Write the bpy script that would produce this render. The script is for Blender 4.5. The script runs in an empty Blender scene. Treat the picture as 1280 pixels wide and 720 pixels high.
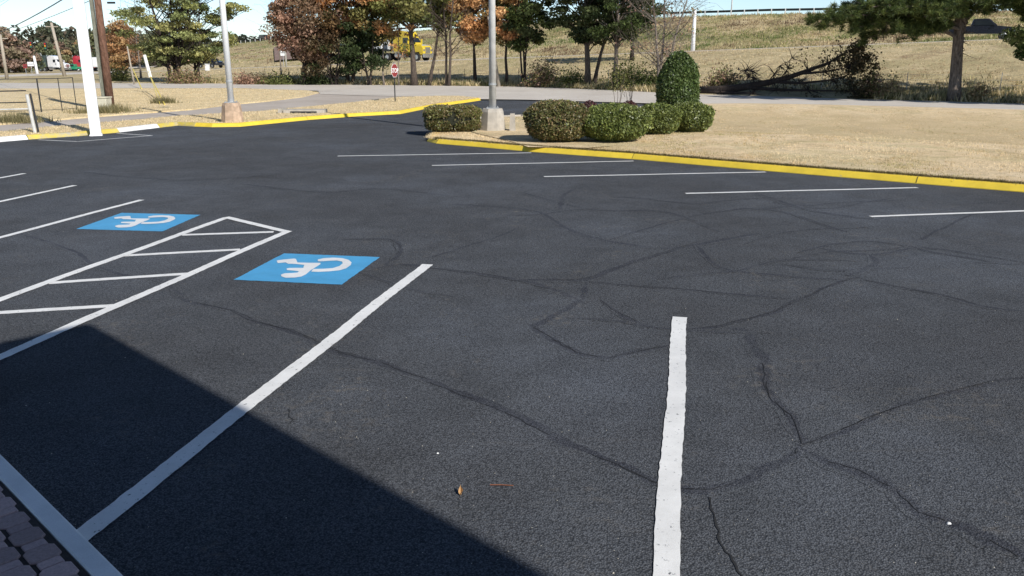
import bpy, math, random
import numpy as np
R=random.Random(7); rng=np.random.default_rng(7)
C=bpy.context.scene.collection
PI=math.pi; rad=math.radians
# ------------------------------------------------------------------ survey of the site
F=1043.0; H0=2.65; PIT=math.atan((360-69)/F)
def ray(px,py):
    dx=(px-640)/F; dy=(py-360)/F
    return (dx, math.cos(PIT)-dy*math.sin(PIT), -math.sin(PIT)-dy*math.cos(PIT))
def G(px,py,z=0.0):
    v=ray(px,py); t=(z-H0)/v[2]; return (v[0]*t, v[1]*t)
def P3(px,py,D):
    v=ray(px,py); t=D/v[1]; return (v[0]*t, D, H0+v[2]*t)
FH=F/math.cos(PIT)
def interp(x,tab,k=1):
    if x<=tab[0][0]: return tab[0][k]
    for a,b in zip(tab,tab[1:]):
        if x<=b[0]:
            t=(x-a[0])/(b[0]-a[0]); return a[k]+(b[k]-a[k])*t
    return tab[-1][k]
ROADF=[(-3000,84),(0,84),(300,82),(660,73.6),(860,59.8),(1040,53.6),(1280,47.8),(1600,42),(3000,34)]
TOP=[(-3000,320,-2),(60,320,-2),(150,315,-1.5),(215,310,1.5),(270,290,5.6),(345,250,7.0),(500,185,7.4),(700,150,8.2),(850,134,8.25),(960,128,8.35),(1100,122,8.3),(1300,120,8.4),(1700,118,8.4),(5000,110,8.4)]
def ramp(a):
    if a<-1.2: a=-1.2
    s=(116*a+14)/(58+34*a); s=max(-1.5,min(s,1.75))
    return 116-34*s, 1.8+2.1*s
def smooth(t): t=max(0,min(1,t)); return t*t*(3-2*t)
def knots(px):
    a=(px-640)/FH
    nz=-0.03-0.6*smooth((px-570)/60)
    rf=interp(px,ROADF); rd,rz=ramp(a)
    td=interp(px,TOP); tz=interp(px,TOP,2)
    if px<270:
        w=smooth((270-px)/180)
    else: w=0
    K=[(1,nz),(rf-6,nz),(rf-3.5,min(nz+.3,-.03)),(rf-.2,0.0),(rf+2,0.12),(rd-14,rz*(.86)),(rd-5,rz),(rd+5,rz),(rd+8,rz-.5*(1-w)),(rd+13,rz+.5*(1-w))]
    if td>rd+40:
        K.append((rd+13+.5*(td-rd-13),(rz+tz)*.5*(1-w)+w*(-2)))
    K+=[(td-1,tz),(td+15,tz),(td+60,-2),(2500,-2)]
    return K
def zt(x,y):
    px=640+FH*x/max(y,1); px=max(-3000,min(px,4200))
    return interp(y,knots(px))
def site(px,D,py=90):
    x=P3(px,py,D)[0]; return (x,D,zt(x,D))

# ------------------------------------------------------------------ materials
def newmat(name):
    m=bpy.data.materials.new(name); m.use_nodes=True; n=m.node_tree.nodes; l=m.node_tree.links
    return m,n,l,n['Principled BSDF']
def N(n,t,**k):
    o=n.new(t)
    for a,b in k.items(): setattr(o,a,b)
    return o
def wpos(n): return N(n,'ShaderNodeNewGeometry').outputs['Position']
def noise(n,l,vec,scale,detail=4,rough=.55,dist=0):
    o=N(n,'ShaderNodeTexNoise'); o.inputs['Scale'].default_value=scale; o.inputs['Detail'].default_value=detail
    o.inputs['Roughness'].default_value=rough; o.inputs['Distortion'].default_value=dist; l.new(vec,o.inputs['Vector']); return o.outputs['Fac']
def rampn(n,l,fac,stops):
    r=N(n,'ShaderNodeValToRGB'); e=r.color_ramp.elements
    while len(e)<len(stops): e.new(.5)
    for i,(p,c) in enumerate(stops):
        e[i].position=p; e[i].color=tuple(c)+(1,) if not isinstance(c,(int,float)) else (c,c,c,1)
    l.new(fac,r.inputs[0]); return r.outputs[0]
def mix(n,l,fac,a,b,mode='MIX'):
    m=N(n,'ShaderNodeMix',data_type='RGBA',blend_type=mode)
    for s,v in ((0,fac),(6,a),(7,b)):
        if hasattr(v,'links'): l.new(v,m.inputs[s])
        elif isinstance(v,(int,float)) : m.inputs[s].default_value=v if s==0 else (v,v,v,1)
        else: m.inputs[s].default_value=tuple(v)+(1,)
    return m.outputs[2]
def bump(n,l,h,strength,dist,b):
    o=N(n,'ShaderNodeBump'); o.inputs['Strength'].default_value=strength; o.inputs['Distance'].default_value=dist
    l.new(h,o.inputs['Height']); l.new(o.outputs[0],b.inputs['Normal'])
def simple(name,col,rough=.6,metal=0,var=.15,scale=3.0,spec=.5):
    m,n,l,b=newmat(name); v=noise(n,l,wpos(n),scale)
    c0=[c*(1-var) for c in col]; c1=[min(1,c*(1+var)) for c in col]
    l.new(rampn(n,l,v,[(.3,c0),(.7,c1)]),b.inputs['Base Color'])
    b.inputs['Roughness'].default_value=rough; b.inputs['Metallic'].default_value=metal
    b.inputs['Specular IOR Level'].default_value=spec
    return m
# shared asphalt colour
def asphalt_group():
    g=bpy.data.node_groups.new('asphalt_colour','ShaderNodeTree')
    g.interface.new_socket('Color',in_out='OUTPUT',socket_type='NodeSocketColor')
    g.interface.new_socket('Height',in_out='OUTPUT',socket_type='NodeSocketFloat')
    n=g.nodes; l=g.links; out=N(n,'NodeGroupOutput'); p=wpos(n)
    big=noise(n,l,p,.22,5,.6); mid=noise(n,l,p,1.3,6,.65,.6)
    c=rampn(n,l,big,[(.3,(.084,.087,.094)),(.5,(.099,.106,.118)),(.72,(.126,.139,.162))])
    c=mix(n,l,.33,c,rampn(n,l,mid,[(.3,(.55,.55,.55)),(.7,(1.45,1.45,1.45))]),'MULTIPLY')
    v=N(n,'ShaderNodeTexVoronoi'); v.inputs['Scale'].default_value=85; l.new(p,v.inputs['Vector'])
    gr=rampn(n,l,v.outputs['Distance'],[(.05,(1.7,1.7,1.68)),(.42,(.9,.9,.9)),(.75,(.35,.35,.35))])
    c=mix(n,l,.75,c,gr,'MULTIPLY')
    f=noise(n,l,p,34,4,.8); c=mix(n,l,.8,c,rampn(n,l,f,[(.35,(.6,.6,.6)),(.65,(1.45,1.45,1.45))]),'MULTIPLY')
    # tan dust and pale specks
    d=noise(n,l,p,.5,6,.7,1.5); sp=noise(n,l,p,9,6,.75)
    dm=mix(n,l,1.0,rampn(n,l,d,[(.54,0),(.70,1)]),rampn(n,l,sp,[(.5,0),(.72,1)]),'MULTIPLY')
    c=mix(n,l,dm,c,(.20,.18,.155))
    mp=N(n,'ShaderNodeMapping'); mp.inputs['Rotation'].default_value=(0,0,rad(-18)); mp.inputs['Scale'].default_value=(.25,2.2,1); l.new(p,mp.inputs[0])
    st=noise(n,l,mp.outputs[0],1.3,7,.75,.3)
    c=mix(n,l,rampn(n,l,st,[(.62,0),(.78,.5)]),c,(.14,.13,.12))
    w=noise(n,l,p,48,2,.5); c=mix(n,l,rampn(n,l,w,[(.765,0),(.80,.6)]),c,(.32,.31,.28))
    c=mix(n,l,rampn(n,l,noise(n,l,p,2.6,3,.6),[(.70,0),(.755,.6)]),c,(.035,.036,.042))
    c=mix(n,l,rampn(n,l,noise(n,l,p,60,2,.5),[(.66,0),(.72,.5)]),c,(.24,.235,.22))
    l.new(c,out.inputs[0]); l.new(v.outputs['Distance'],out.inputs[1]); return g
AG=asphalt_group()
def asphalt_mat():
    m,n,l,b=newmat('lot_asphalt'); g=N(n,'ShaderNodeGroup'); g.node_tree=AG
    l.new(g.outputs[0],b.inputs['Base Color']); b.inputs['Roughness'].default_value=.85; b.inputs['Specular IOR Level'].default_value=.03
    bump(n,l,g.outputs[1],.7,-.008,b); return m
def paint_mat(name,col,wear=(.30,.36),base=None,rough=.6,scale=14,grime=.2):
    m,n,l,b=newmat(name); p=wpos(n)
    if base is None:
        g=N(n,'ShaderNodeGroup'); g.node_tree=AG; bc=g.outputs[0]
    else: bc=base
    w=noise(n,l,p,scale,8,.75); k=rampn(n,l,w,[(wear[0],0),(wear[1],1)])
    d=noise(n,l,p,2.2,6,.7); pc=rampn(n,l,d,[(.3,[c*(1-grime) for c in col]),(.65,col)])
    v=noise(n,l,p,130,2,.5); pc=mix(n,l,.5,pc,rampn(n,l,v,[(.3,.85),(.6,1)]),'MULTIPLY')
    l.new(mix(n,l,k,bc,pc),b.inputs['Base Color']); b.inputs['Roughness'].default_value=rough
    bump(n,l,v,.3,.003,b); return m
def crack_mat():
    m,n,l,b=newmat('crack_sealer'); g=N(n,'ShaderNodeGroup'); g.node_tree=AG; p=wpos(n)
    a=N(n,'ShaderNodeAttribute',attribute_name='edge'); 
    w=noise(n,l,p,4.5,7,.8)
    ad=N(n,'ShaderNodeMath',operation='ADD'); l.new(a.outputs['Fac'],ad.inputs[0]); 
    mu=N(n,'ShaderNodeMath',operation='MULTIPLY'); l.new(w,mu.inputs[0]); mu.inputs[1].default_value=1.9; l.new(mu.outputs[0],ad.inputs[1])
    k=rampn(n,l,ad.outputs[0],[(.92,.78),(1.0,0)])
    # ramp is clamped to 0..1, so shift
    sb=N(n,'ShaderNodeMath',operation='SUBTRACT'); l.new(ad.outputs[0],sb.inputs[0]); sb.inputs[1].default_value=.80
    l.new(sb.outputs[0],k.node.inputs[0]); k.node.color_ramp.elements[0].position=.56; k.node.color_ramp.elements[1].position=.68
    sl=mix(n,l,1.0,g.outputs[0],(.42,.43,.52),'MULTIPLY'); sl=mix(n,l,.35,sl,(.040,.041,.052)); bk=rampn(n,l,noise(n,l,p,1.1,5,.7),[(.36,.25),(.62,.8)]); k=mix(n,l,1.0,k,bk,'MULTIPLY'); l.new(mix(n,l,k,g.outputs[0],sl),b.inputs['Base Color']); bump(n,l,g.outputs[1],.7,-.008,b); b.inputs['Roughness'].default_value=.85
    b.inputs['Specular IOR Level'].default_value=.03; return m
def grass_mat(name,cols,green=(.12,.13,.04),gk=(.55,.75),fs=30,brown=(.2,.13,.07),dip=False):
    m,n,l,b=newmat(name); p=wpos(n)
    c=rampn(n,l,noise(n,l,p,.7,8,.7,.4),[(.3,cols[0]),(.5,cols[1]),(.72,cols[2])])
    c=mix(n,l,rampn(n,l,noise(n,l,p,.23,6,.65,1),[(gk[0],0),(gk[1],.75)]),c,green)
    mp=N(n,'ShaderNodeMapping'); mp.inputs['Rotation'].default_value=(0,0,rad(25)); mp.inputs['Scale'].default_value=(.35,1.6,1); l.new(p,mp.inputs[0])
    c=mix(n,l,rampn(n,l,noise(n,l,mp.outputs[0],.55,8,.75,.5),[(.56,0),(.72,.6)]),c,brown)
    z=N(n,'ShaderNodeSeparateXYZ'); l.new(p,z.inputs[0]); mr=N(n,'ShaderNodeMapRange'); mr.inputs[1].default_value=.20; mr.inputs[2].default_value=-.1; l.new(z.outputs[2],mr.inputs[0])
    c=mix(n,l,.75,c,rampn(n,l,noise(n,l,p,3.2,7,.8,.4),[(.32,.62),(.5,1.0),(.7,1.22)]),'MULTIPLY')
    if dip: c=mix(n,l,mix(n,l,1.0,mr.outputs[0],rampn(n,l,noise(n,l,p,.4,6,.7),[(.3,.35),(.6,.9)]),'MULTIPLY'),c,(.56,.44,.26))
    f=noise(n,l,p,fs,5,.8); c=mix(n,l,.9,c,rampn(n,l,f,[(.3,.5),(.5,.95),(.7,1.3)]),'MULTIPLY')
    l.new(c,b.inputs['Base Color']); b.inputs['Roughness'].default_value=.95; b.inputs['Specular IOR Level'].default_value=.1
    bump(n,l,f,.6,.04,b); return m
def leaf_mat(name,trans=.25,rough=.6,spec=.3):
    m,n,l,b=newmat(name); a=N(n,'ShaderNodeAttribute',attribute_name='col')
    c=a.outputs['Color']; l.new(c,b.inputs['Base Color']); b.inputs['Roughness'].default_value=rough; b.inputs['Specular IOR Level'].default_value=spec
    t=N(n,'ShaderNodeBsdfTranslucent'); l.new(c,t.inputs[0]); s=N(n,'ShaderNodeMixShader'); s.inputs[0].default_value=trans
    l.new(b.outputs[0],s.inputs[1]); l.new(t.outputs[0],s.inputs[2]); l.new(s.outputs[0],n['Material Output'].inputs[0]); return m
def bark_mat(name,c0,c1):
    m,n,l,b=newmat(name); p=wpos(n); mp=N(n,'ShaderNodeMapping'); mp.inputs['Scale'].default_value=(1,1,.25); l.new(p,mp.inputs[0])
    v=noise(n,l,mp.outputs[0],12,6,.7); l.new(rampn(n,l,v,[(.35,c0),(.65,c1)]),b.inputs['Base Color']); b.inputs['Roughness'].default_value=.95
    bump(n,l,v,1,.08,b); return m
def car_paint(name,col,metal=.0,rough=.25):
    m=simple(name,col,rough,metal,.04,1.2); b=m.node_tree.nodes['Principled BSDF']; b.inputs['Coat Weight'].default_value=.5; return m
M=dict(
 asphalt=asphalt_mat(), crack=crack_mat(),
 white=paint_mat('white_line_paint',(.90,.90,.88),(.35,.40),scale=22), whitefar=paint_mat('thin_line_paint',(.74,.74,.72),(.33,.42)),
 blue=paint_mat('blue_square_paint',(.085,.40,.72),(.30,.36),grime=.2,scale=20), sym=paint_mat('white_symbol_paint',(.86,.87,.87),(.30,.36),(0.085,.40,.72)),
 wkerb=paint_mat('white_kerb_paint',(.90,.90,.89),(.30,.35),(.22,.21,.2),scale=9), ykerb=paint_mat('yellow_kerb_paint',(.88,.64,.06),(.31,.37),(.5,.42,.25),scale=6),
 ykerbold=paint_mat('faded_yellow_kerb_paint',(.70,.55,.10),(.38,.55),(.42,.38,.30),scale=3),
 road=None, conc=simple('concrete',(.42,.385,.33),.9,var=.2,scale=4), path=None,
 lawn=grass_mat('dry_lawn',[(.62,.47,.28),(.80,.63,.40),(.86,.71,.49)],(.46,.42,.20),(.48,.70),brown=(.44,.31,.18),dip=True),
 lawnl=grass_mat('straw_lawn',[(.66,.51,.29),(.80,.64,.38),(.86,.72,.47)],(.52,.46,.22),(.6,.8),brown=(.55,.41,.25)),
 terr=None,
 metal=simple('galvanised_metal',(.42,.43,.43),.5,.3,.12,6), wmetal=simple('white_painted_metal',(.86,.86,.85),.5,0,.03,3), postw=simple('weathered_white_post',(.84,.84,.82),.55,0,.07,1.3), rust=simple('rust_stained_concrete',(.50,.36,.25),.9,0,.3,5),
 greypole=simple('pale_grey_paint',(.58,.58,.56),.5,0,.14,5), dark=simple('dark_metal',(.03,.032,.035),.5,.2,.2), rail=simple('shadow_side_guardrail',(.035,.045,.045),.6,.3,.25,2),  # guardrail's shadowed back side is put into its dark rail colour
 wood=bark_mat('utility_pole_wood',(.13,.065,.04),(.30,.16,.11)), woodg=bark_mat('grey_treated_wood',(.17,.18,.14),(.30,.30,.24)), woodp=bark_mat('pale_weathered_wood',(.34,.29,.23),(.5,.44,.36)),
 bark=bark_mat('grey_brown_bark',(.05,.038,.03),(.15,.115,.09)), pbark=bark_mat('pine_bark',(.065,.05,.04),(.27,.22,.18)), dbark=bark_mat('dark_bark',(.018,.013,.011),(.07,.05,.04)), lbark=bark_mat('pale_bark',(.14,.11,.09),(.32,.27,.22)),
 leaf=leaf_mat('leaves',.32), hedge=leaf_mat('hedge_leaves',.15,.45,.5), needle=leaf_mat('needles',.2,.5),
 core=simple('inner_shade_core',(.018,.02,.010),.95,0,.3,20),
 rubber=simple('tyre_rubber',(.02,.02,.02),.8), glass=simple('tinted_glass',(.02,.025,.03),.08,0,.05,1,.8), chrome=simple('bright_metal',(.6,.6,.6),.25,.9,.05),
 yellow=car_paint('yellow_paint',(.66,.48,.03)), bpaint=car_paint('black_paint',(.012,.014,.022)), wpaint=car_paint('white_paint',(.78,.78,.78)), rpaint=car_paint('red_paint',(.50,.03,.05)),
 gpaint=car_paint('green_paint',(.03,.25,.13)), trailer=simple('trailer_skin',(.62,.64,.64),.5,0,.08), dtrail=simple('dark_trailer',(.055,.08,.075),.6,0,.2),
 stopred=simple('stop_sign_red',(.27,.035,.035),.5,0,.08), amber=simple('amber_lens',(.8,.35,.02),.3), redlens=simple('red_lens',(.5,.02,.02),.3),
 paver=None, joint=simple('paver_joint_sand',(.05,.04,.035),.95,0,.3,30), brick=simple('brown_render',(.16,.12,.09),.9,0,.05), roofm=simple('shingle_roof',(.10,.08,.07),.9,0,.3,6),
 soil=simple('red_clay_soil',(.30,.13,.06),.95,0,.25,3), mulch=simple('pine_straw_mulch',(.20,.12,.075),.95,0,.45,14), beige=simple('beige_cabinet',(.62,.58,.45),.6),
 yguard=simple('yellow_plastic',(.85,.68,.12),.5), bricks=simple('red_brown_slope_concrete',(.26,.17,.13),.9,0,.2,.6))
def concrete_road(name,c0,c1,c2):
    m,n,l,b=newmat(name); p=wpos(n)
    c=rampn(n,l,noise(n,l,p,.25,7,.7,.5),[(.3,c0),(.5,c1),(.7,c2)])
    f=noise(n,l,p,18,5,.8); c=mix(n,l,.5,c,rampn(n,l,f,[(.3,.65),(.65,1.2)]),'MULTIPLY')
    l.new(c,b.inputs['Base Color']); b.inputs['Roughness'].default_value=.9; bump(n,l,f,.4,.01,b); return m
M['road']=concrete_road('pale_worn_asphalt',(.52,.47,.41),(.60,.55,.485),(.66,.61,.54))
M['path']=concrete_road('grey_path',(.40,.345,.29),(.49,.43,.37),(.55,.49,.43))
def terrain_mat():
    m,n,l,b=newmat('rough_grass_slopes'); p=wpos(n)
    c=rampn(n,l,noise(n,l,p,.35,8,.7,.4),[(.3,(.44,.36,.22)),(.5,(.60,.49,.29)),(.7,(.76,.62,.40))])
    z=N(n,'ShaderNodeSeparateXYZ'); l.new(p,z.inputs[0]); 
    h=N(n,'ShaderNodeMath',operation='MULTIPLY_ADD'); l.new(z.outputs[2],h.inputs[0]); h.inputs[1].default_value=.1; h.inputs[2].default_value=.2
    k=rampn(n,l,noise(n,l,p,.12,7,.7,.8),[(.42,0),(.58,1)])
    hm=rampn(n,l,h.outputs[0],[(.45,0.35),(.60,.7),(.80,1),(.95,1)])  # greener on the banks
    km=mix(n,l,1.0,k,hm,'MULTIPLY')
    gcol=rampn(n,l,noise(n,l,p,.8,6,.7),[(.35,(.17,.19,.07)),(.6,(.36,.32,.15))])
    c=mix(n,l,km,c,gcol)
    st=noise(n,l,p,.5,8,.8,.6); c=mix(n,l,rampn(n,l,st,[(.52,0),(.66,.7)]),c,(.27,.18,.115))
    f=noise(n,l,p,5,6,.85); c=mix(n,l,.9,c,rampn(n,l,f,[(.3,.45),(.5,.95),(.68,1.35)]),'MULTIPLY')
    l.new(c,b.inputs['Base Color']); b.inputs['Roughness'].default_value=.95; b.inputs['Specular IOR Level'].default_value=.1
    bump(n,l,f,.5,.2,b); return m
M['terr']=terrain_mat()
def paver_mat():
    m,n,l,b=newmat('red_concrete_pavers'); p=wpos(n); v=N(n,'ShaderNodeTexVoronoi'); v.inputs['Scale'].default_value=6; l.new(p,v.inputs['Vector'])
    a=N(n,'ShaderNodeAttribute',attribute_name='col'); f=noise(n,l,p,60,5,.8)
    l.new(mix(n,l,.7,a.outputs['Color'],rampn(n,l,f,[(.3,.6),(.7,1.3)]),'MULTIPLY'),b.inputs['Base Color']); b.inputs['Roughness'].default_value=.85; bump(n,l,f,.5,.004,b); return m
M['paver']=paver_mat()

# ------------------------------------------------------------------ mesh helpers
class MB:
    def __init__(s): s.v=[]; s.f=[]; s.c=None
    def add(s,v,f):
        o=len(s.v); s.v+= [tuple(map(float,a)) for a in v]; s.f+=[tuple(o+i for i in a) for a in f]; return s
    def box(s,x0,x1,y0,y1,z0,z1,taper=0):
        t=taper
        return s.add([(x0,y0,z0),(x1,y0,z0),(x1,y1,z0),(x0,y1,z0),(x0+t,y0+t,z1),(x1-t,y0+t,z1),(x1-t,y1-t,z1),(x0+t,y1-t,z1)],[(0,3,2,1),(4,5,6,7),(0,1,5,4),(1,2,6,5),(2,3,7,6),(3,0,4,7)])
    def tube(s,pts,rs,n=8,cap=True):
        pts=[np.array(p,float) for p in pts]
        if not hasattr(rs,'__len__'): rs=[rs]*len(pts)
        V=[];Fc=[]
        for i,p in enumerate(pts):
            d=pts[min(i+1,len(pts)-1)]-pts[max(i-1,0)]; d/= (np.linalg.norm(d)+1e-9)
            u=np.cross(d,(0,0,1) if abs(d[2])<.9 else (1,0,0)); u/=np.linalg.norm(u); w=np.cross(d,u)
            for k in range(n):
                a=2*PI*k/n+PI/n; V.append(p+rs[i]*(math.cos(a)*u+math.sin(a)*w))
        for i in range(len(pts)-1):
            for k in range(n):
                a=i*n+k;b=i*n+(k+1)%n; Fc.append((a,b,b+n,a+n))
        if cap: Fc.append(tuple(range(n-1,-1,-1))); Fc.append(tuple(range((len(pts)-1)*n,len(pts)*n)))
        return s.add(V,Fc)
    def prism(s,poly,z0,z1):
        n=len(poly); v=[(p[0],p[1],z0) for p in poly]+[(p[0],p[1],z1) for p in poly]
        return s.add(v,[tuple(range(n-1,-1,-1)),tuple(range(n,2*n))]+[(i,(i+1)%n,n+(i+1)%n,n+i) for i in range(n)])
    def side(s,prof,y0,y1):     # profile in x,z extruded along y
        n=len(prof); v=[(p[0],y0,p[1]) for p in prof]+[(p[0],y1,p[1]) for p in prof]
        return s.add(v,[tuple(range(n)),tuple(range(2*n-1,n-1,-1))]+[(i,n+i,n+(i+1)%n,(i+1)%n) for i in range(n)])
    def flat(s,poly,z):
        return s.add([(p[0],p[1],z) for p in poly],[tuple(range(len(poly)))])
    def build(s,name,mat,parent=None,local=False,smooth=False,bevel=0,cols=None,attr='col'):
        me=bpy.data.meshes.new(name); v=np.array(s.v,float)
        if parent is not None: off=np.zeros(3) if local else np.array(parent.location)
        else: off=np.array([(v[:,0].min()+v[:,0].max())/2,(v[:,1].min()+v[:,1].max())/2,v[:,2].min()])
        if local and parent is None: off=np.zeros(3)
        me.from_pydata((v-off).tolist(),[],s.f); me.materials.append(mat)
        if smooth: me.polygons.foreach_set('use_smooth',[True]*len(me.polygons))
        cc=cols if cols is not None else s.c
        if cc is not None:
            if np.ndim(cc)==1:
                a=me.attributes.new(attr,'FLOAT','POINT'); a.data.foreach_set('value',np.array(cc,np.float32))
            else:
                a=me.color_attributes.new(attr,'FLOAT_COLOR','POINT'); q=np.ones((len(s.v),4),np.float32); q[:,:3]=np.array(cc); a.data.foreach_set('color',q.ravel())
        me.update(); o=bpy.data.objects.new(name,me); C.objects.link(o)
        if parent is not None: o.parent=parent
        else: o.location=off
        if bevel:
            b=o.modifiers.new('bevel','BEVEL'); b.width=bevel; b.segments=2; b.limit_method='ANGLE'
        return o
def tag(o,label,cat,group=None,kind=None):
    if label: o['label']=label
    if cat: o['category']=cat
    if group: o['group']=group
    if kind: o['kind']=kind
    return o
def struct(o): o['kind']='structure'; return o
def thing(name,label,cat,loc,rz=0,group=None):
    o=bpy.data.objects.new(name,None); o.empty_display_size=.3; C.objects.link(o); o.location=loc; o.rotation_euler=(0,0,rz); return tag(o,label,cat,group)

# ------------------------------------------------------------------ ground
def fan():
    cols=list(range(-3000,-400,200))+list(range(-400,1700,12))+list(range(1700,4300,200))
    m=MB(); V=[];n=0;rows=None
    fr=[]
    import bisect
    TT=60
    for px in cols:
        K=knots(px); a=(px-640)/FH; pts=[]
        # resample each knot interval
        Ks=[]
        base=[(1,knots(px)[0][1])]
        for i in range(len(K)-1):
            sub=4 if i in (4,9,10,11) else 1
            for q in range(sub): 
                t=q/sub; Ks.append((K[i][0]+(K[i+1][0]-K[i][0])*t,K[i][1]+(K[i+1][1]-K[i][1])*t))
        Ks.append(K[-1])
        fr.append((a,K))
    # common structure: use fixed list of fractional knots: index based on labelled knots
    lab=['a','b','c','d','e','f','g','h','i','j','m','t','u','v','w']
    for a,K in fr:
        if len(K)==14: # no mid knot, insert one
            j=K[9];t=K[10]; K=K[:10]+[((j[0]+t[0])/2,(j[1]+t[1])/2)]+K[10:]
        pts=[]
        for i in range(len(K)-1):
            sub=5 if i in (4,9,10) else (3 if i==1 else 1)
            for q in range(sub):
                t=q/sub; pts.append((K[i][0]+(K[i+1][0]-K[i][0])*t,K[i][1]+(K[i+1][1]-K[i][1])*t))
        pts.append(K[-1]); rows=len(pts)
        for d,z in pts: V.append((a*d,d,z))
    Fc=[]
    for c in range(len(fr)-1):
        for r in range(rows-1):
            a=c*rows+r; Fc.append((a,a+rows,a+rows+1,a+1))
    m.add(V,Fc); o=m.build('ground',M['terr'],local=True,smooth=True); struct(o)
    m=MB(); m.flat([(-2500,-2500),(2500,-2500),(2500,30),(-2500,30)],-.75); struct(m.build('ground',M['terr'],local=True))
fan()
def sheet(name,mat,pix,z,tag_=True):
    m=MB(); m.flat([G(*p) if len(p)==2 else (p[0],p[1]) for p in pix],z); o=m.build(name,mat,local=True); return struct(o)
W=lambda x,y:(x,y,0)
FR=[(534,177),(545,179.5),(600,184),(665,190),(790,199),(955,213.5),(1145,229.5),(1280,240.5),(1420,252),(1600,267)]
BK=[(545,168),(565,158),(620,148),(680,145.5),(760,140),(820,134),(930,132.5),(1040,134.5),(1280,141),(1600,150)]
KL=[(-420,226),(-200,199),(0,177.5),(35,174.5),(100,170),(150,165.5),(200,159.5),(222,157),(265,159),(300,158.5),(385,150),(440,145.8),(501,142.5),(545,133.5),(585,128),(601,125.5)]
lot=KL+[(640,125.4),(720,127.2),(800,129.8),(820,134),(760,140),(680,145.5),(620,148),(565,158),(545,168)]+FR+[W(60,-2),W(60,-25),W(-70,-25),W(-70,5)]
sheet('parking_lot',M['asphalt'],lot,0)
ROADN=[(-900,116),(-300,113.5),(0,111),(300,110.5),(398,114),(400,118),(460,120),(540,121.5),(601,124.5),(660,125.2),(740,127.6),(820,130),(930,131.5),(1040,134),(1280,141),(1600,150),(2200,168)]
ROADFp=[(-900,103.5),(0,103),(300,104),(440,106),(660,108.3),(860,117.3),(1040,122.6),(1280,129.3),(1600,138),(2200,154)]
sheet('road',M['road'],ROADN+ROADFp[::-1],.03)
PATH=[(-400,205),(-150,180),(0,167),(60,161),(150,153.5),(220,147),(330,140),(372,135.5),(400,133),(445,128.5),(500,122.5),(540,121.3),(460,119),(400,113.5),(375,122.5),(330,128),(290,131.5),(240,138),(120,147),(0,157),(-150,169),(-400,192)]
sheet('footpath',M['path'],PATH,.012)
# lawn left of the path (between path and road)
L1=[(-900,117),(-300,114.2),(0,111.5),(300,111.2),(385,114),(399,116.5),(378,122),(330,127.5),(290,131),(240,137.5),(120,146.5),(0,156.5),(-150,168),(-400,191),(-900,235)]
def slab(name,mat,pix,z,zb=-.3):
    m=MB(); m.prism([G(*p) for p in pix][::-1],zb,z); return struct(m.build(name,mat,local=True))
slab('lawn',M['lawnl'],L1,.06)
L2=[(x,y-1.3) for x,y in KL]+[(570,121.8),(545,122),(500,123.3),(447,129.3),(402,134),(372,136.8),(330,141),(220,148),(150,154.5),(60,162),(0,168),(-150,182),(-400,208)]
slab('grass_verge',M['lawnl'],L2,.10)
# big lawn behind yellow kerb
def along(pl,t):
    P=[G(*p) for p in pl]; L=[0]
    for a,b in zip(P,P[1:]): L.append(L[-1]+math.dist(a,b))
    s=t*L[-1]
    for i in range(len(P)-1):
        if s<=L[i+1]+1e-9:
            k=(s-L[i])/(L[i+1]-L[i]); return (P[i][0]+(P[i+1][0]-P[i][0])*k,P[i][1]+(P[i+1][1]-P[i][1])*k)
    return P[-1]
def lawn_pt(u,v):
    a=along(FR,u); b=along(BK,u); dd=.24/max(.5,math.dist(a,b)); v=dd+v*(1-dd); return (a[0]+(b[0]-a[0])*v, a[1]+(b[1]-a[1])*v)
def lawn_z(u,v):
    w=smooth((u-.28)/.2)
    d=0.10*smooth(v/.2)-0.55*smooth((v-.23)/.32)*(1-smooth((v-.65)/.33))
    return .12+w*d-.07*smooth((v-.9)/.1)*1
def big_lawn():
    m=MB(); nu,nv=120,50; V=[]
    for i in range(nu+1):
        for j in range(nv+1):
            u=i/nu;v=j/nv; x,y=lawn_pt(u,v)
            z=lawn_z(u,v)+ (0.02*math.sin(x*1.7+y)*math.sin(y*1.3-x*.6) if 0<j<nv else 0)
            V.append((x,y,z))
    Fc=[(i*(nv+1)+j,(i+1)*(nv+1)+j,(i+1)*(nv+1)+j+1,i*(nv+1)+j+1) for i in range(nu) for j in range(nv)]
    m.add(V,Fc); return struct(m.build('lawn',M['lawn'],local=True,smooth=True)),V
BL,BLV=big_lawn()
BLA=np.array(BLV)
def lz(x,y):
    i=np.argmin((BLA[:,0]-x)**2+(BLA[:,1]-y)**2); return float(BLA[i,2])
# road on the rise (ramp), far cross road
def ramp_road():
    m=MB();V=[];n=0
    for k in range(-75,90):
        s=k/50; x=-14+58*s;y=116-34*s
        nx,ny=34/67.2,58/67.2
        for o,h in ((-4.3,-.4),(-4.25,.08),(4.25,.08),(4.3,-.4)):
            X,Y=x+nx*o,y+ny*o; V.append((X,Y,zt(X,Y)+h))
        n+=1
    m.add(V,[(4*i+j,4*i+4+j,4*i+5+j,4*i+1+j) for i in range(n-1) for j in range(3)]); struct(m.build('ramp_road',M['road'],local=True))
ramp_road()
m=MB(); V=[(x,y,zt(x,y)+.25) for x in range(-330,-75,15) for y in (216,236)]
m.add(V,[(2*i,2*i+2,2*i+3,2*i+1) for i in range(len(V)//2-1)]); struct(m.build('road',M['road'],local=True))

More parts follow.
